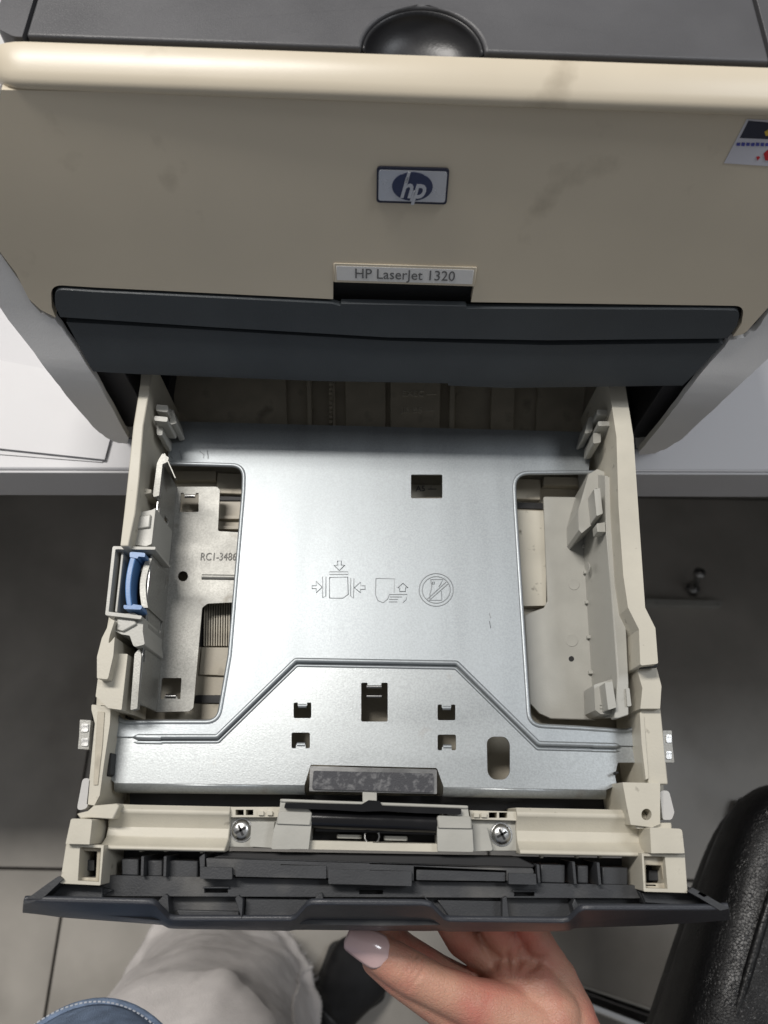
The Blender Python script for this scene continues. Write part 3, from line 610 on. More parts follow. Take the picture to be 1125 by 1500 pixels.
# beads pressed along the step and round the cut-outs
def bead(name, pts, z, r, m='plate_steel', par=lp, seg=8): tube(name, m, par, [W(p[0], p[1], z) for p in pts], r, seg)
def smoothpts(pts, rad, plane): return [(q[0], q[1]) for q in fillet([(p[0], p[1], rad) for p in pts], 6)]
bead('pressed_bead', smoothpts([step[0]] + [step[1]] + [step[2]] + [step[3]] + [step[4], step[5]], 6, PL), (PL[0] + .0000, PL[1]), .0013, 'plate_steel')
bead('pressed_bead', smoothpts([(p[0] + dx, p[1] + dy) for p, dx, dy in zip(step, (0, 2, 2, -2, -2, 0), (8, 8, 8, 8, 8, 8))], 6, PL), (PLF[0] - .0001, PLF[1]), .0008, 'plate_steel')
def rim(pts, rr): 
    q = fillet([(p[0], p[1], rr) for p in pts], 7); bead('rolled_rim', [(p[0], p[1]) for p in q[1:-1]], (PL[0] - .0006, PL[1]), .00135)
rim([(220, 679), (244, 679), (358, 682), (357, 720), (337, 960), (320, 1058), (240, 1058), (166, 1059)], 22)
rim([(880, 692), (862, 692), (752, 693), (754, 740), (763, 880), (775, 1063), (850, 1067), (938, 1073)], 22)
for cx, cy, n_ in ((548, 1006, 22), (548, 1020, 22)): tube('hook_tab', 'bright_steel', fs_o, [W(cx - n_ / 2, cy, (PLF[0] - .0006 - .002 * (cy > 1010), PLF[1])), W(cx + n_ / 2, cy, (PLF[0] - .0006 - .002 * (cy > 1010), PLF[1]))], .0009, 8)
for cx, cy in ((443, 1034), (441, 1091), (654, 1037), (655, 1094)): tube('hook_tab', 'plate_steel', fs_o, [W(cx - 6, cy, (PLF[0] - .0008, PLF[1])), W(cx + 6, cy, (PLF[0] - .0008, PLF[1]))], .0012, 8)
# embossed pictograms
def mark(pts, closed=False, r=.00025): link('pictogram_line', tube_mesh([W(p[0], p[1], (PL[0] + .0001, PL[1])) for p in pts], r, 6, closed), 'mark_line', lp, 60)
def zc(pts): return [(380 + a / 3.309, 780 + b / 3.309) for a, b in pts]
mark(zc([(340, 218), (428, 216), (430, 300), (405, 318), (340, 318)]), True); mark(zc([(340, 190), (430, 190), (430, 203), (340, 203)]), True)
mark(zc([(322, 214), (322, 308), (306, 316), (306, 214)])); mark(zc([(442, 220), (442, 308), (456, 318), (458, 222)]))
mark(zc([(255, 258), (275, 258), (275, 236), (304, 266), (275, 292), (275, 272), (255, 272)]), True); mark(zc([(512, 258), (490, 258), (490, 240), (460, 268), (490, 292), (490, 276), (512, 276)]), True)
mark(zc([(378, 138), (398, 138), (396, 158), (414, 158), (388, 184), (362, 160), (380, 158)]), True)
mark(zc([(565, 222), (655, 224), (652, 290)])); mark(zc([(565, 222), (562, 300), (575, 330), (600, 340), (622, 322), (630, 300), (716, 300), (712, 325), (695, 340)])); mark(zc([(632, 312), (690, 312)])); mark(zc([(628, 324), (670, 324)])); mark(zc([(628, 336), (668, 336)]))
mark(zc([(680, 286), (680, 268), (670, 268), (696, 246), (720, 268), (708, 268), (708, 286)]), True)
mark([(639 + 25 * math.cos(k * math.pi / 18), 864 + 24 * math.sin(k * math.pi / 18)) for k in range(36)], True); mark([(639 + 20.5 * math.cos(k * math.pi / 18), 864 + 19.5 * math.sin(k * math.pi / 18)) for k in range(36)], True)
mark(zc([(812, 325), (905, 240)])); mark(zc([(820, 332), (913, 250)])); mark(zc([(830, 228), (890, 228), (878, 250), (870, 262)])); mark(zc([(830, 228), (836, 262), (826, 300), (826, 328), (884, 328), (882, 285)])); mark(zc([(838, 240), (848, 240), (848, 250), (838, 250)]), True)
for pts in ([(252, 660), (250, 668), (254, 672)], [(263, 660), (266, 672)], [(293, 661), (299, 666), (298, 671)], [(304, 660), (305, 672)], [(717, 898), (719, 905)], [(717, 910), (719, 920)]): mark(pts)
# pivot ears through the side walls
for nm, a in (('ear', [(117, 1054, .5), (133, 1055, .5), (131, 1075), (130, 1098, .5), (114, 1097, .5), (116, 1076)]), ('ear', [(971, 1070, .5), (984, 1070, .5), (985, 1092), (988, 1117, .5), (974, 1117, .5), (972, 1092)])):
    e = slab('pivot_ear', 'guide_steel', lp, a, .060, .004, bevel=.0008)
    x0, x1 = min(p[0] for p in a), max(p[0] for p in a); ys = sorted(p[1] for p in a)
    for yy in (ys[0] + 12, ys[-1] - 11): slab('ear_dimple', 'screw_steel', e, rect(x0 + 5, yy - 6, x1 - 4, yy + 6, .8), .0606, .001, bevel=.0005)
# friction pad at the front of the plate
pf = slab('pad_frame', 'bright_steel', lp, [(454, 1122, 1), (640, 1127, 1), (640, 1163, .5), (453, 1159, .5)], PLF[0] + .0008, .004, bevel=.0006)
slab('friction_pad', 'pad_dark', pf, [(459, 1129, 1), (635, 1133, 1), (635, 1161, 1), (457, 1156, 1)], PLF[0] + .0022, .002, bevel=.0005, label='worn dark friction pad with pale scratches')

# ---- front cross beam, left and right, hollow topped
def beam(x0, x1, y0, y1, slant0=0, slant1=0):
    A, B = W(x0, y0, .054), W(x1, y0 + (x1 - x0) * .02, .054); C = W(x0, y1, .058); dy = C.y - A.y
    pr = [(0, .053), (-.002, .0555), (dy * .18, .0555), (dy * .30, .0530), (dy * .5, .0512), (dy * .72, .0520), (dy * .84, .0555), (dy * .90, .0585), (dy * .97, .0590), (dy, .0575), (dy, .046), (dy * .8, .046), (dy * .8, .02), (0, .02)]
    return sweep_x('cross_beam', 'tray_beige', tr, [(A.y + a, z) for a, z in pr], A.x, B.x, .0005, B.y - A.y)
beam(160, 338, 1178, 1245); beam(756, 945, 1183, 1252)
for a, b in ((204, 1243), (240, 1243), (293, 1245), (792, 1252), (844, 1252), (878, 1252)): slab('beam_pin', 'tray_beige', tr, rect(a, b - 4, a + 4, b + 5, .3), .05, .004, bevel=.0003)
cb = slab('beam_centre', 'grey_plastic', tr, [(336, 1196), (410, 1196), (410, 1243), (332, 1241)], .049, .03); slab('beam_centre', 'grey_plastic', tr, [(686, 1200), (760, 1201), (766, 1247), (686, 1247)], .049, .03)
slab('beam_back', 'tray_beige', tr, [(332, 1182), (410, 1182), (408, 1197), (334, 1197)], .053, .03, holes=[rect(345, 1186, 357, 1194), rect(360, 1186, 371, 1194)]); slab('beam_back', 'tray_beige', tr, [(688, 1187), (757, 1189), (758, 1202), (690, 1200)], .053, .03, holes=[rect(716, 1190, 728, 1198), rect(731, 1190, 743, 1198)])
for a in (378, 391, 694, 705): slab('beam_tooth', 'tray_beige', tr, rect(a, 1188 + (a > 600) * 3, a + 8, 1194 + (a > 600) * 3, .3), .0545, .002, bevel=.0003)
slab('gap_shade', 'black_matte', tr, [(190, 1162), (905, 1168), (905, 1190), (190, 1182)], .026, .008, bevel=0)  # black sheet painting the shadow in the gap below the plate's front edge
# screws
def screw(px, py):
    c = W(px, py, .0492); s = link('screw', lathe_mesh([(.0046, 0), (.0047, .0007), (.0042, .0018), (.0028, .0026), (.0, .0028)], c, seg=28), 'screw_steel', tr, 60)
    for q in (.5, .5 + math.pi / 2):
        d = Vector((math.cos(q), math.sin(q), 0)); e = Vector((-d.y, d.x, 0)); vs = [c + d * a * .0026 + e * b * .00055 + Vector((0, 0, h)) for a in (-1, 1) for b in (-1, 1) for h in (.0022, .0030)]
        link('cross_slot', mesh(vs, [(0, 1, 3, 2), (4, 6, 7, 5), (0, 4, 5, 1), (2, 3, 7, 6), (0, 2, 6, 4), (1, 5, 7, 3)]), 'black_matte', s, 0)
    link('washer', lathe_mesh([(.0053, -.0002), (.0053, .0003)], c, seg=28), 'screw_steel', s, 40)
screw(354, 1216); screw(734, 1222)
# ---- separation unit in the middle
su = slab('separation_holder', 'grey_plastic', tr, [(411, 1171, .5), (440, 1172, .5), (456, 1190), (457, 1200), (452, 1244, .5), (397, 1244, 1), (401, 1215), (409, 1190)], .060, .03, label='left grey bracket of the separation unit')
su2 = slab('separation_holder', 'grey_plastic', tr, [(660, 1181, .5), (685, 1182, .5), (688, 1200), (692, 1215), (694, 1248, 1), (641, 1247, .5), (640, 1196), (655, 1195)], .060, .03, label='right grey bracket of the separation unit')
slab('bracket_wing', 'grey_plastic', su, [(368, 1205, 1), (402, 1204), (398, 1242), (366, 1240, 1)], .0535, .006); slab('bracket_wing', 'grey_plastic', su2, [(692, 1208), (712, 1208, 1), (722, 1246, 1), (694, 1247)], .0535, .006)
slab('bracket_band', 'grey_plastic', su, [(408, 1188), (457, 1190), (455, 1209), (404, 1207)], .0612, .003); slab('bracket_band', 'grey_plastic', su2, [(641, 1194), (690, 1196), (692, 1214), (641, 1213)], .0612, .003)
slab('holder_back', 'grey_plastic', tr, [(410, 1170), (686, 1180), (686, 1185), (410, 1175)], .061, .02)
slab('lever', 'black_gloss', tr, [(418, 1176, .5), (530, 1178), (540, 1172, .5), (556, 1173, .5), (560, 1180), (676, 1185, .5), (675, 1193, .5), (610, 1191), (560, 1188), (530, 1189), (480, 1186), (416, 1184, .5)], .063, .006, bevel=.0005)
slab('tab', 'grey_plastic', tr, [(531, 1160), (552, 1161), (552, 1176), (531, 1175)], .052, .004, bevel=.0003)
slab('roller_bed', 'black_matte', tr, [(452, 1184), (643, 1192), (643, 1238), (452, 1234)], .042, .02, bevel=0)
A, B = W(455, 1199, .056), W(642, 1206, .056); link('separation_bar', tube_mesh([A, B], .0042, 20), 'black_gloss', tr, 50)
slab('bar_shelf', 'black_gloss', tr, [(462, 1214, .5), (640, 1219, .5), (640, 1223, .5), (462, 1218, .5)], .053, .002, bevel=.0003); slab('bar_shelf', 'grey_plastic', tr, [(493, 1222), (530, 1223), (530, 1229), (493, 1228)], .049, .006); slab('bar_shelf', 'grey_plastic', tr, [(562, 1224), (597, 1225), (597, 1232), (562, 1231)], .049, .006)
slab('front_rail', 'tray_beige', tr, [(449, 1231, .5), (644, 1236, .5), (644, 1248), (449, 1244)], .056, .012)
c = W(545, 1224, .043); link('spring', tube_mesh([c + Vector((.0034 * math.cos(t * .55), .0034 * math.sin(t * .55), .0107 * t / 58)) for t in range(59)], .0005, 6), 'bright_steel', tr, 60)

# ---- corner posts
for side_, cap, frm, win, rec in (('left', [(104, 1199, 1), (135, 1200, 1), (131, 1237), (96, 1236)], [(97, 1236), (152, 1238), (147, 1297, .5), (88, 1294, .5)], [(120, 1246), (142, 1247), (140, 1286), (118, 1285)], [(117, 1241), (148, 1242), (145, 1292), (114, 1290)]),
                            ('right', [(952, 1212, 1), (999, 1214, 1.5), (1003, 1250), (954, 1250)], [(940, 1250), (1003, 1252), (1007, 1308, .5), (943, 1306, .5)], [(946, 1267), (969, 1268), (973, 1294), (947, 1294)], [(943, 1254), (974, 1255), (978, 1302), (946, 1301)])):
    po = slab('corner_post', 'tray_beige', tr, frm, .064, .03, holes=[rec], bevel=.0006, label=side_ + ' front corner post')
    slab('post_cap', 'tray_beige', po, cap, .068, .03, bevel=.001); slab('post_inset', 'tray_floor', po, rec, .060, .004, holes=[win], bevel=.0004)
    slab('post_well', 'black_matte', po, rec, .045, .004, bevel=0)
    cx = sum(p[0] for p in win) / 4; cy = sum(p[1] for p in win) / 4; slab('post_catch', 'bezel_inner', po, rect(cx - 8, cy - 6, cx + 8, cy + 9, .3), .053, .008)
rb = slab('corner_block', 'tray_beige', tr, [(912, 1146), (967, 1147), (967, 1207), (955, 1212), (924, 1208), (918, 1180)], .062, .04, holes=[[(947 + 7.5 * math.cos(k * math.pi / 10), 1193 + 8.5 * math.sin(k * math.pi / 10)) for k in range(20)]], bevel=0, label='right corner block with round hole')
slab('block_well', 'black_matte', rb, rect(936, 1182, 958, 1204), .052, .004, bevel=0)
slab('block_foot', 'tray_beige', rb, [(930, 1206), (984, 1205), (985, 1214), (932, 1214)], .060, .02)
slab('corner_block', 'tray_beige', tr, [(137, 1180), (170, 1177), (175, 1180), (166, 1200), (134, 1198), (118, 1200), (112, 1192), (128, 1188)], .061, .04, label='left corner block')
for pts in ([(121, 1140, 2), (132, 1140, 2), (128, 1184, 2), (112, 1188, 2)], [(966, 1158, 2), (980, 1158, 2), (988, 1190, 2), (984, 1201, 2), (971, 1201, 1)]): slab('roller', 'white_plastic', tr, pts, .058, .012, bevel=.002, seg=3)
slab('corner_clip', 'black_matte', tr, [(157, 1105), (163, 1102), (161, 1135), (155, 1138)], .052, .02)
slab('corner_clip', 'black_matte', tr, [(900, 1131), (906, 1129), (908, 1133), (902, 1135)], .050, .004)

# ---- dark front bezel: hollow inside, notched outer skin
bz = slab('bezel', 'bezel_inner', tr, [(150, 1282), (300, 1285), (560, 1290), (800, 1294), (940, 1297), (1010, 1300, 1), (1022, 1316), (60, 1312), (88, 1290, 1)], .052, .004, holes=[rect(299, 1302, 334, 1308), rect(526, 1304, 561, 1310), rect(753, 1307, 783, 1313)], label='dark tray front seen from behind')
for x0, y0, x1 in ((299, 1302, 334), (526, 1304, 561), (753, 1307, 783)):
    slab('slot_lip', 'bezel_inner', bz, rect(x0 - 2, y0 - 3, x1 + 2, y0 - .5), .0535, .002, bevel=.0003); slab('slot_well', 'black_matte', bz, rect(x0 - 1, y0 - 1, x1 + 1, y0 + 7), .047, .001, bevel=0)
slab('inner_floor', 'bezel_inner', bz, [(60, 1306), (1040, 1318), (1050, 1345), (830, 1352), (560, 1356), (250, 1350), (60, 1332)], .046, .003, bevel=0)
TOP = [(34, 1321), (60, 1321), (222, 1325), (229, 1328), (247, 1347), (255, 1349), (425, 1349), (433, 1346), (449, 1328), (456, 1325), (620, 1326), (632, 1329), (651, 1348), (660, 1350), (825, 1352), (834, 1350), (848, 1336), (856, 1333), (1040, 1333), (1068, 1331)]
BOT = [(38, 1337), (90, 1344), (250, 1356), (420, 1362), (620, 1364), (800, 1361), (950, 1356), (1030, 1351), (1064, 1348)]
def interp(tbl, x):
    for (a, b), (c, d) in zip(tbl, tbl[1:]):
        if x <= c: return b + (d - b) * max(0, x - a) / (c - a)
    return tbl[-1][1]
xs = sorted(set([p[0] for p in TOP] + [p[0] for p in BOT if 36 < p[0] < 1066] + list(range(60, 1060, 30)))); vs = []; fs = []
TOPF = [(34, 1321), (60, 1321), (222, 1325), (456, 1325), (620, 1326), (856, 1333), (1068, 1331)]
for x in xs:
    t, tf, b = interp(TOP, x), interp(TOPF, x), interp(BOT, x); k = (t - tf) / 24
    p = W(x, t, .066 - .012 * k); q = W(x, b, .014); m = p.lerp(q, .5) + Vector((0, -.0022, 0)); m1 = p.lerp(q, .22) + Vector((0, -.0016, 0))
    for c_ in (p + Vector((0, .0024, -.001)), p + Vector((0, .0016, 0)), p, m1, m, q, q + Vector((0, .0026, 0)), m + Vector((0, .0026, 0))): vs.append(c_)
n = 8
for i in range(len(xs) - 1):
    for k in range(n): l = (k + 1) % n; fs.append((i * n + k, i * n + l, i * n + n + l, i * n + n + k))
fs += [tuple(range(n)), tuple(range((len(xs) - 1) * n, len(xs) * n))]
link('outer_skin', mesh(vs, fs), 'bezel_dark', bz, 50, .0004, 2)
slab('bezel_end', 'bezel_inner', bz, [(86, 1283, 1), (92, 1288), (60, 1318), (34, 1325), (36, 1319, .5), (70, 1294)], .066, .03, bevel=.0006); slab('bezel_end', 'bezel_inner', bz, [(1014, 1300, 1), (1036, 1312, 1), (1068, 1331), (1055, 1334), (1026, 1316), (1008, 1306)], .066, .03, bevel=.0006)
slab('end_floor', 'bezel_inner', bz, [(92, 1292), (150, 1300), (150, 1318), (60, 1320)], .056, .003, bevel=.0003); slab('end_floor', 'bezel_inner', bz, [(940, 1308), (1012, 1308), (1040, 1328), (945, 1322)], .056, .003, bevel=.0003)
# back row: open pockets between upright ribs
slab('pocket_floor', 'bezel_inner', bz, [(146, 1244), (515, 1250), (516, 1290), (150, 1284)], .030, .003, bevel=0); slab('pocket_floor', 'bezel_inner', bz, [(515, 1250), (945, 1258), (945, 1298), (516, 1290)], .030, .003, bevel=0)
for pts in ([(178, 1258), (203, 1258), (203, 1283), (178, 1282)], [(215, 1260), (238, 1260), (238, 1284), (216, 1284)], [(246, 1260), (290, 1261), (290, 1286), (246, 1285)], [(792, 1266), (828, 1267), (828, 1294), (792, 1293)], [(846, 1268), (862, 1268), (862, 1295), (846, 1294)], [(882, 1270), (920, 1271), (920, 1297), (882, 1296)]): slab('pocket_block', 'bezel_inner', bz, pts, .050, .02)
for pts in ([(207, 1254), (211, 1254), (210, 1284), (206, 1284)], [(240, 1254), (244, 1254), (243, 1285), (239, 1285)], [(292, 1255), (300, 1250), (300, 1286), (294, 1286)], [(786, 1266), (790, 1266), (792, 1294), (788, 1294)], [(838, 1262), (842, 1262), (845, 1296), (841, 1296)], [(874, 1263), (878, 1263), (881, 1297), (877, 1297)], [(148, 1252), (152, 1252), (153, 1286), (149, 1286)]): slab('pocket_rib', 'bezel_inner', bz, pts, .056, .025, bevel=.0003)
slab('cross_bar', 'bezel_inner', bz, [(302, 1257, .5), (420, 1259), (780, 1272, .5), (782, 1277), (778, 1290), (742, 1290), (742, 1275), (606, 1269), (606, 1290), (480, 1286), (304, 1280)], .058, .02, bevel=.0006)
slab('cross_bar', 'black_matte', bz, [(330, 1249), (760, 1256), (785, 1268), (780, 1272), (310, 1257)], .054, .02, bevel=.0006)
slab('bar_panel', 'bezel_inner', bz, [(345, 1264, .5), (478, 1268, .5), (478, 1287, .5), (345, 1284, .5)], .0592, .002, bevel=.0004); slab('bar_panel', 'bezel_inner', bz, [(610, 1274, .5), (740, 1278, .5), (740, 1291, .5), (610, 1289, .5)], .0575, .002, bevel=.0004)
slab('bar_block', 'bezel_inner', bz, [(293, 1270, .5), (340, 1271, .5), (340, 1288, .5), (293, 1287, .5)], .0605, .008, bevel=.0004); slab('bar_block', 'bezel_inner', bz, [(481, 1273, .5), (603, 1276, .5), (603, 1298, .5), (481, 1295, .5)], .060, .01, bevel=.0004); slab('bar_block', 'bezel_inner', bz, [(745, 1279, .5), (785, 1280, .5), (786, 1296, .5), (745, 1295, .5)], .0605, .008, bevel=.0004)
# gussets and ledges in the finger recesses
for pts in ([(226, 1326), (242, 1309), (246, 1312), (248, 1346)], [(344, 1316), (349, 1311), (356, 1317), (354, 1347)], [(468, 1308), (472, 1308), (474, 1322), (454, 1325)], [(620, 1312), (636, 1326), (650, 1346), (640, 1340)], [(736, 1316), (742, 1312), (746, 1350), (736, 1348)], [(842, 1316), (850, 1332), (842, 1340), (838, 1325)], [(150, 1300), (165, 1304), (132, 1321), (128, 1318)], [(935, 1306), (940, 1306), (950, 1324), (944, 1324)]): slab('gusset', 'bezel_inner', bz, pts, .0545, .012, bevel=.0003)
slab('ledge', 'bezel_inner', bz, [(360, 1315), (462, 1318), (448, 1328), (432, 1346), (358, 1345)], .0490, .003, bevel=.0004); slab('ledge', 'bezel_inner', bz, [(640, 1318), (736, 1320), (738, 1346), (660, 1347)], .0490, .003, bevel=.0004); slab('ledge', 'bezel_inner', bz, [(258, 1333), (350, 1335), (350, 1343), (262, 1342)], .0490, .003, bevel=.0004)

# ================================================================== chair beside the tray
ch = thing('office_chair', (.452, -.262, FZ), 'black grained leather chair with chrome base beside the tray', 'chair')
def cushion(c, sx, sy, sz, rot, e1=.42, e2=.34, nu=72, nv=40):
    vs = []; fs = []
    g = lambda v, e: math.copysign(abs(v) ** e, v)
    for i in range(nv + 1):
        a = -math.pi / 2 + math.pi * i / nv
        for k in range(nu):
            b = 2 * math.pi * k / nu; x = sx * g(math.cos(a), e1) * g(math.cos(b), e2); y = sy * g(math.cos(a), e1) * g(math.sin(b), e2); z = sz * g(math.sin(a), e1)
            z += .006 * math.sin(x * 23) * math.cos(y * 19) * (z > 0)
            vs.append(Vector((c[0] + x * math.cos(rot) - y * math.sin(rot), c[1] + x * math.sin(rot) + y * math.cos(rot), c[2] + z)))
    for i in range(nv):
        for k in range(nu): l = (k + 1) % nu; fs.append((i * nu + k, i * nu + l, i * nu + nu + l, i * nu + nu + k))
    return mesh(vs, fs)
CC = Vector((.463, -.262, -.30)); CR = R(-27)
link('seat', cushion(CC, .245, .245, .06, CR, .5, .3), 'leather', ch, 80)
link('seat_edge', cushion(CC + Vector((0, 0, -.05)), .235, .235, .035, CR, .5, .3), 'leather', ch, 80)
def sqr(r, z, n=64, e=.3):
    g = lambda v: math.copysign(abs(v) ** e, v); out = []
    for k in range(n):
        b = 2 * math.pi * k / n; x, y = r * g(math.cos(b)), r * g(math.sin(b)); out.append(CC + Vector((x * math.cos(CR) - y * math.sin(CR), x * math.sin(CR) + y * math.cos(CR), z)))
    return out
tube('piping', 'leather', ch, sqr(.215, .0475), .004, 8, True)
link('column', lathe_mesh([(.028, 0), (.028, .18), (.02, .182), (.02, .36)], (CC.x, CC.y, FZ + .06), seg=24), 'chrome', ch, 40)
link('seat_plate', box_mesh(CC.x - .1, CC.x + .1, CC.y - .1, CC.y + .1, -.40, -.384), 'rubber_dark', ch, 0, .004)
a0 = math.atan2(W(830, 1452, FZ + .08).y - CC.y, W(830, 1452, FZ + .08).x - CC.x)
for k in range(4):
    a = a0 + k * math.pi / 2; d = Vector((math.cos(a), math.sin(a), 0)); b = Vector((CC.x, CC.y, FZ + .085))
    lg = link('base_leg', tube_mesh([b + d * t + Vector((0, 0, -.02 * t / .3)) for t in (.02, .1, .2, .29, .30)], [.019, .016, .013, .011, .004], 14), 'chrome', ch, 50)
    e = b + d * .285 + Vector((0, 0, -.0615 - .019 + .02)); s_ = Vector((-d.y, d.x, 0))
    for q in (-1, 1): link('caster_wheel', lathe_mesh([(.004, -.008), (.022, -.008), (.0245, -.004), (.0245, .004), (.022, .008), (.004, .008)], (e.x + s_.x * q * .012, e.y + s_.y * q * .012, FZ + .0247), s_, 20), 'rubber_dark', lg, 40)

# ================================================================== person holding the tray
pe = thing('person', (-.22, -.42, FZ), 'person in grey frayed trousers and blue denim top holding the tray front', 'person')
def cone(bm, a, b, ra, rb):
    a, b = Vector(a), Vector(b); d = (b - a)
    if d.length < 1e-6: return
    m = d.to_track_quat('Z', 'Y').to_matrix().to_4x4(); m.translation = (a + b) / 2
    bmesh.ops.create_cone(bm, cap_ends=True, segments=20, radius1=ra, radius2=rb, depth=d.length, matrix=m)
def ball(bm, c, r, sc_=(1, 1, 1)):
    bmesh.ops.create_uvsphere(bm, u_segments=20, v_segments=12, radius=r, matrix=Matrix.Translation(c) @ Matrix.Diagonal((*sc_, 1)))
def chain(bm, pts):
    for p, r in pts: ball(bm, p, r)
    for (p, r), (q, s) in zip(pts, pts[1:]): cone(bm, p, q, r, s)
def H(px, py, z, r): return (W(px, py, z), r)
bm = bmesh.new()
thumb = [H(541, 1389, -.001, .0075), H(556, 1398, -.003, .0092), H(578, 1411, -.006, .0103), H(604, 1427, -.009, .0107), H(640, 1446, -.013, .0105), H(690, 1468, -.020, .0120), H(740, 1488, -.030, .0160), H(790, 1510, -.038, .019)]
chain(bm, thumb)
chain(bm, [H(552, 1406, -.009, .0080), H(585, 1430, -.014, .0095), H(620, 1455, -.019, .0098), H(660, 1480, -.026, .0110), H(720, 1505, -.035, .0150)])      # soft pad side of the thumb
index = [H(742, 1470, -.052, .0135), H(692, 1453, -.050, .0105), H(642, 1426, -.046, .0098), H(594, 1394, -.036, .0090), H(566, 1370, -.022, .0082), H(556, 1345, -.006, .0072)]
mid = [H(758, 1434, -.052, .0135), H(718, 1403, -.046, .0102), H(677, 1377, -.036, .0092), H(660, 1350, -.020, .0085), H(656, 1326, -.004, .0075)]
ring = [H(784, 1424, -.051, .0130), H(754, 1390, -.043, .0098), H(730, 1364, -.032, .0089), H(718, 1342, -.018, .0084), H(712, 1322, -.004, .0072)]
little = [H(802, 1416, -.048, .0120), H(792, 1386, -.040, .0088), H(780, 1362, -.030, .0080), H(772, 1342, -.018, .0076), H(766, 1324, -.007, .0066)]
for c in (index, mid, ring, little): chain(bm, c)
for a in ((index[0], mid[0]), (mid[0], ring[0]), (ring[0], little[0])): chain(bm, list(a))
wr = H(826, 1545, -.055, .026); wr2 = H(800, 1560, -.055, .025)
for a in (index, mid, ring, little): chain(bm, [a[0], H(800, 1475, -.048, .0185), H(820, 1510, -.05, .022), wr])
chain(bm, [little[0], H(808, 1438, -.050, .0150), H(822, 1490, -.052, .019), wr]); chain(bm, [thumb[-1], wr2]); chain(bm, [H(742, 1440, -.040, .0130), H(780, 1450, -.038, .0150), H(800, 1490, -.040, .019)])
fa = Vector((.17, -.42, -.02)); chain(bm, [wr, (wr[0].lerp(fa, .3), .030), (wr[0].lerp(fa, .65), .036), (fa, .040)]); chain(bm, [wr2, (wr2[0].lerp(fa, .3), .028), (fa, .038)])
me = bpy.data.meshes.new('hand'); bm.to_mesh(me); bm.free()
tmp = bpy.data.objects.new('tmp', me); COL.objects.link(tmp)
rm = tmp.modifiers.new('r', 'REMESH'); rm.mode = 'VOXEL'; rm.voxel_size = .0011; rm.adaptivity = 0
smo = tmp.modifiers.new('s', 'SMOOTH'); smo.factor = .5; smo.iterations = 9
hm = bpy.data.meshes.new_from_object(tmp.evaluated_get(bpy.context.evaluated_depsgraph_get())); bpy.data.objects.remove(tmp)
# skin creases: shallow grooves across the joints, a fold at the thumb root
def groove(p0, p1, rad, depth, half):
    p0, p1 = Vector(p0), Vector(p1); L_ = (p1 - p0).length; d = (p1 - p0).normalized(); out = []
    return (p0, d, L_, rad, depth)
gro = []
def line(a, b, za, zb, rad, dep): gro.append((W(a[0], a[1], za), W(b[0], b[1], zb), rad, dep))
for k, (a, b) in enumerate((((620, 1404), (588, 1444)), ((611, 1400), (580, 1440)), ((628, 1409), (597, 1448)), ((602, 1399), (578, 1428)))): line(a, b, -.001 if k else 0, -.003, .0011, .0012 if k < 3 else .0007)
for a, b in (((742, 1370), (744, 1432)), ((770, 1378), (748, 1440)), ((786, 1408), (742, 1446)), ((700, 1370), (726, 1418)), ((790, 1425), (735, 1450)), ((800, 1400), (760, 1436))): line(a, b, -.030, -.036, .0018, .0016)
bmv = bmesh.new(); bmv.from_mesh(hm); bmv.normal_update()
for v in bmv.verts:
    dd = 0
    for a, b, rad, dep in gro:
        ab = b - a; t = max(0, min(1, (v.co - a).dot(ab) / ab.length_squared)); 
        # distance measured along the surface, seen from above
        r_ = v.co - (a + ab * t); r_.z *= .25; q = r_.length / rad
        if q < 3: dd += dep * math.exp(-q * q) * (.4 + .6 * math.sin(math.pi * t))
    if dd: v.co -= v.normal * min(dd, .0018)
bmv.to_mesh(hm); bmv.free()
hand = link('hand', hm, 'skin', pe, 180, label='hand gripping the dark tray front from below')
# thumb nail: long, curved across, laid on the tip of the thumb
tip, root = W(509, 1369, .0075), W(568, 1403, .0062); ax = (root - tip).normalized(); upn = (CAM - root).normalized(); upn = (upn - ax * upn.dot(ax)).normalized(); sd = ax.cross(upn)
upn = (upn + sd * .05).normalized(); sd = ax.cross(upn).normalized()
vs = []; fs = []; NL = (root - tip).length; nu, nv = 16, 14
for i in range(nu + 1):
    t = i / nu; wdt = .0081 * (1 - .25 * (1 - t) ** 2) * (math.sqrt(max(0, 1 - ((t - .72) / .28) ** 2)) if t > .72 else 1)
    if t < .1: wdt *= math.sqrt(max(.02, 1 - ((.1 - t) / .1) ** 2 * .7))
    for j in range(nv + 1):
        s_ = (j / nv - .5) * 2 * wdt; h = -s_ * s_ / (2 * .0095) + .0011 * math.sin(math.pi * min(1, t * 1.1)) - .0016 * (1 - t) ** 2 - .0008 * max(0, t - .8) / .2
        vs.append(tip + ax * (NL * t) + sd * s_ + upn * h)
for i in range(nu):
    for j in range(nv): a = i * (nv + 1) + j; fs.append((a, a + 1, a + nv + 2, a + nv + 1))
nl = link('thumb_nail', mesh(vs, fs), 'nail', hand, 80); so = nl.modifiers.new('s', 'SOLIDIFY'); so.thickness = .0006; so.offset = 0

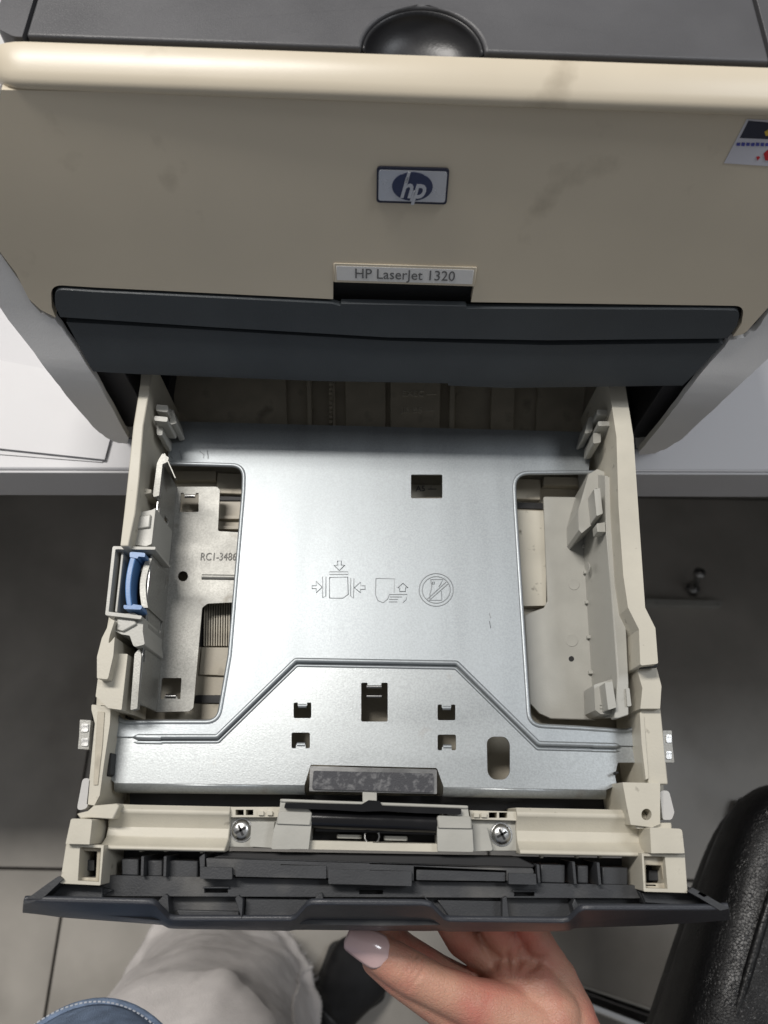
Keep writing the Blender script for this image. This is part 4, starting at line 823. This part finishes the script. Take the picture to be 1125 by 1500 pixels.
# ---- clothing
def loft(rings, n=64, thick=.0015, fold=None):
    vs = []; fs = []
    for i, (c, a, b, rot) in enumerate(rings):
        for k in range(n):
            q = 2 * math.pi * k / n; r = 1 + (fold(i / (len(rings) - 1), q) if fold else 0); x, y = a * r * math.cos(q), b * r * math.sin(q)
            vs.append(Vector((c[0] + x * math.cos(rot) - y * math.sin(rot), c[1] + x * math.sin(rot) + y * math.cos(rot), c[2])))
    for i in range(len(rings) - 1):
        for k in range(n): l = (k + 1) % n; fs.append((i * n + k, i * n + l, i * n + n + l, i * n + n + k))
    return mesh(vs, fs)
def lerp_rings(keys, m):
    out = []
    for (c0, a0_, b0, r0_), (c1, a1, b1, r1_) in zip(keys, keys[1:]):
        for k in range(m): t = k / m; out.append((Vector(c0).lerp(Vector(c1), t), a0_ + (a1 - a0_) * t, b0 + (b1 - b0) * t, r0_ + (r1_ - r0_) * t))
    c, a, b, r = keys[-1]; out.append((Vector(c), a, b, r)); return out
hemc = W(345, 1432, FZ + .06); hr = R(-20)
kn = W(265, 1600, FZ + .42); th = Vector((-.20, -.42, FZ + .80))
rings = lerp_rings([(hemc, .112, .066, hr), (hemc.lerp(kn, .28), .104, .072, hr), (kn, .093, .085, hr), (th, .10, .10, 0)], 24)
def folds(t, q): return .13 * math.exp(-abs((q - 1.25 + t * 3.5) / .16) ** 1.4) + .13 * math.exp(-abs((q - 1.55 - t * 5.5) / .16) ** 1.4) - .06 * math.exp(-((q - 2.3) / .35) ** 2) * math.exp(-t * 5) - .05 * math.exp(-((q - .6) / .3) ** 2) + .02 * math.sin(5 * q + 9 * t) + .012 * math.sin(11 * q - 14 * t)
from mathutils import noise as mnoise
lme = loft(rings, 160, fold=folds)
for v in lme.vertices:
    p_ = v.co; n_ = mnoise.noise(Vector((p_.x * 16, p_.y * 16, p_.z * 9))) * .007 + abs(mnoise.noise(Vector((p_.x * 30 + p_.z * 14, p_.y * 30, p_.z * 12)))) * .006
    d_ = Vector((p_.x - hemc.x, p_.y - hemc.y, 0)).normalized(); v.co += d_ * n_
leg = link('trouser_leg', lme, 'trouser_grey', pe, 80, label='grey trouser leg with frayed hem'); so = leg.modifiers.new('s', 'SOLIDIFY'); so.thickness = .002; so.offset = 0
sp = []
for i in range(0, len(rings)):
    v = lme.vertices[i * 160 + 20].co; sp.append(Vector(v) + BASE[leg] + Vector((.0012, .0012, .0)))
tube('seam', 'trouser_grey', leg, sp, .0022, 6)
# frayed hem threads
tv = []; tf = []
for k in range(420):
    q = 2 * math.pi * random.random(); c, a, b, r = rings[0]; s_ = 1 + folds(0, q); x, y = a * s_ * math.cos(q), b * s_ * math.sin(q); p = Vector((c[0] + x * math.cos(r) - y * math.sin(r), c[1] + x * math.sin(r) + y * math.cos(r), c[2] + .004)); o = Vector((p.x - c[0], p.y - c[1], 0)).normalized()
    e = p + o * random.uniform(.001, .009) + Vector((random.uniform(-.004, .004), random.uniform(-.004, .004), -random.uniform(.006, .02))); s_ = Vector((-o.y, o.x, 0)) * .0007; b0 = len(tv); tv += [p - s_, p + s_, e + s_ * .3, e - s_ * .3, p - o * .0006, e - o * .0004]; tf += [(b0, b0 + 1, b0 + 2, b0 + 3), (b0, b0 + 4, b0 + 5, b0 + 3), (b0 + 1, b0 + 4, b0 + 5, b0 + 2)]
fm_ = link('frayed_threads', mesh(tv, tf), 'trouser_grey', leg, 0); fm_['kind'] = 'stuff'
# lower leg inside the trouser, and the black shoe
heel = W(455, 1515, FZ + .03); toe = W(545, 1395, FZ + .02); sd_ = (toe - heel); sl = sd_.length; sd_.normalize(); sx_ = Vector((sd_.y, -sd_.x, 0))
def shoe():
    vs = []; fs = []; n = 20; st = [(0, .022, .030, .062), (.06, .031, .034, .075), (.2, .034, .036, .085), (.38, .034, .034, .075), (.55, .040, .036, .055), (.72, .046, .040, .042), (.86, .044, .038, .034), (.95, .032, .028, .026), (1, .008, .010, .014)]
    for t, w0, w1, h in st:
        for k in range(n):
            q = 2 * math.pi * k / n; x = math.cos(q) * w0; z = max(0, .5 + .5 * math.sin(q)) * h * (1) ; vs.append(heel + sd_ * (sl * 1.05 * t) + sx_ * x + Vector((0, 0, FZ + .012 + z - heel.z)))
    for i in range(len(st) - 1):
        for k in range(n): l = (k + 1) % n; fs.append((i * n + k, i * n + l, i * n + n + l, i * n + n + k))
    fs += [tuple(range(n)), tuple(range((len(st) - 1) * n, len(st) * n))]; return mesh(vs, fs)
so_ = link('shoe', shoe(), 'shoe_black', pe, 60, label='black shoe'); sbs = so_.modifiers.new('s', 'SUBSURF'); sbs.levels = 1; sbs.render_levels = 2
sole = fillet([((heel + sd_ * (sl * a) + sx_ * b).x, (heel + sd_ * (sl * a) + sx_ * b).y, .015) for a, b in ((-.04, .025), (-.04, -.025), (.35, -.033), (.75, -.05), (1.07, -.018), (1.07, .018), (.75, .05), (.35, .033))])
link('sole', prism2(sole, [], FZ + .0005, FZ + .016), 'rubber_dark', so_, 40, .002)
link('strap', tube_mesh([heel + sd_ * (sl * .33) + sx_ * (.052 * math.cos(math.pi * k / 10)) + Vector((0, 0, FZ + .02 - heel.z + .075 * math.sin(math.pi * k / 10))) for k in range(11)], .007, 8), 'shoe_black', so_, 60)
ank = heel + sd_ * (sl * .2) + Vector((0, 0, FZ + .08 - heel.z)); bm = bmesh.new(); chain(bm, [(hemc.lerp(kn, .18), .034), (hemc.lerp(kn, .5), .05), (kn, .055), (th, .075)]); me = bpy.data.meshes.new('l'); bm.to_mesh(me); bm.free()
tmp = bpy.data.objects.new('tmp', me); COL.objects.link(tmp); rm = tmp.modifiers.new('r', 'REMESH'); rm.mode = 'VOXEL'; rm.voxel_size = .008; smo = tmp.modifiers.new('s', 'SMOOTH'); smo.iterations = 6
link('boot_shaft', tube_mesh([ank + Vector((0, 0, -.03)), ank.lerp(hemc.lerp(kn, .2), .5), hemc.lerp(kn, .2)], [.036, .036, .04], 16), 'shoe_black', so_, 60)
lm = bpy.data.meshes.new_from_object(tmp.evaluated_get(bpy.context.evaluated_depsgraph_get())); bpy.data.objects.remove(tmp); link('lower_leg', lm, 'skin', pe, 180)
# denim top: hem over the hip
hc = W(152, 1472, -.10); tc_ = hc + Vector((0, -.115, 0))
sh_r = lerp_rings([(tc_, .078, .115, 0), (tc_ + Vector((.01, -.005, .06)), .084, .116, 0), (tc_ + Vector((.04, -.05, .20)), .13, .12, 0), (tc_ + Vector((.06, -.10, .34)), .15, .12, 0)], 8)
sh = link('denim_top', loft(sh_r, 80, fold=lambda t, q: .015 * math.sin(6 * q + 3 * t) * t), 'denim_blue', pe, 80, label='blue denim hem with white stitching'); so = sh.modifiers.new('s', 'SOLIDIFY'); so.thickness = .003; so.offset = 0
tube('hem_roll', 'denim_blue', sh, [tc_ + Vector((0.0795 * math.cos(2 * math.pi * k / 80), .1165 * math.sin(2 * math.pi * k / 80), .001)) for k in range(80)], .0026, 8, True)
sv = []
for k in range(190):
    q = 2 * math.pi * k / 190; q2 = q + 2 * math.pi / 190 * .62
    pts = [tc_ + Vector((0.0815 * math.cos(a), .1188 * math.sin(a), .011)) for a in (q, (q + q2) / 2, q2)]; sv.append(tube_mesh(pts, .00045, 5))
st_o = link('stitching', join(*sv), 'thread_white', sh, 0); st_o['kind'] = 'stuff'
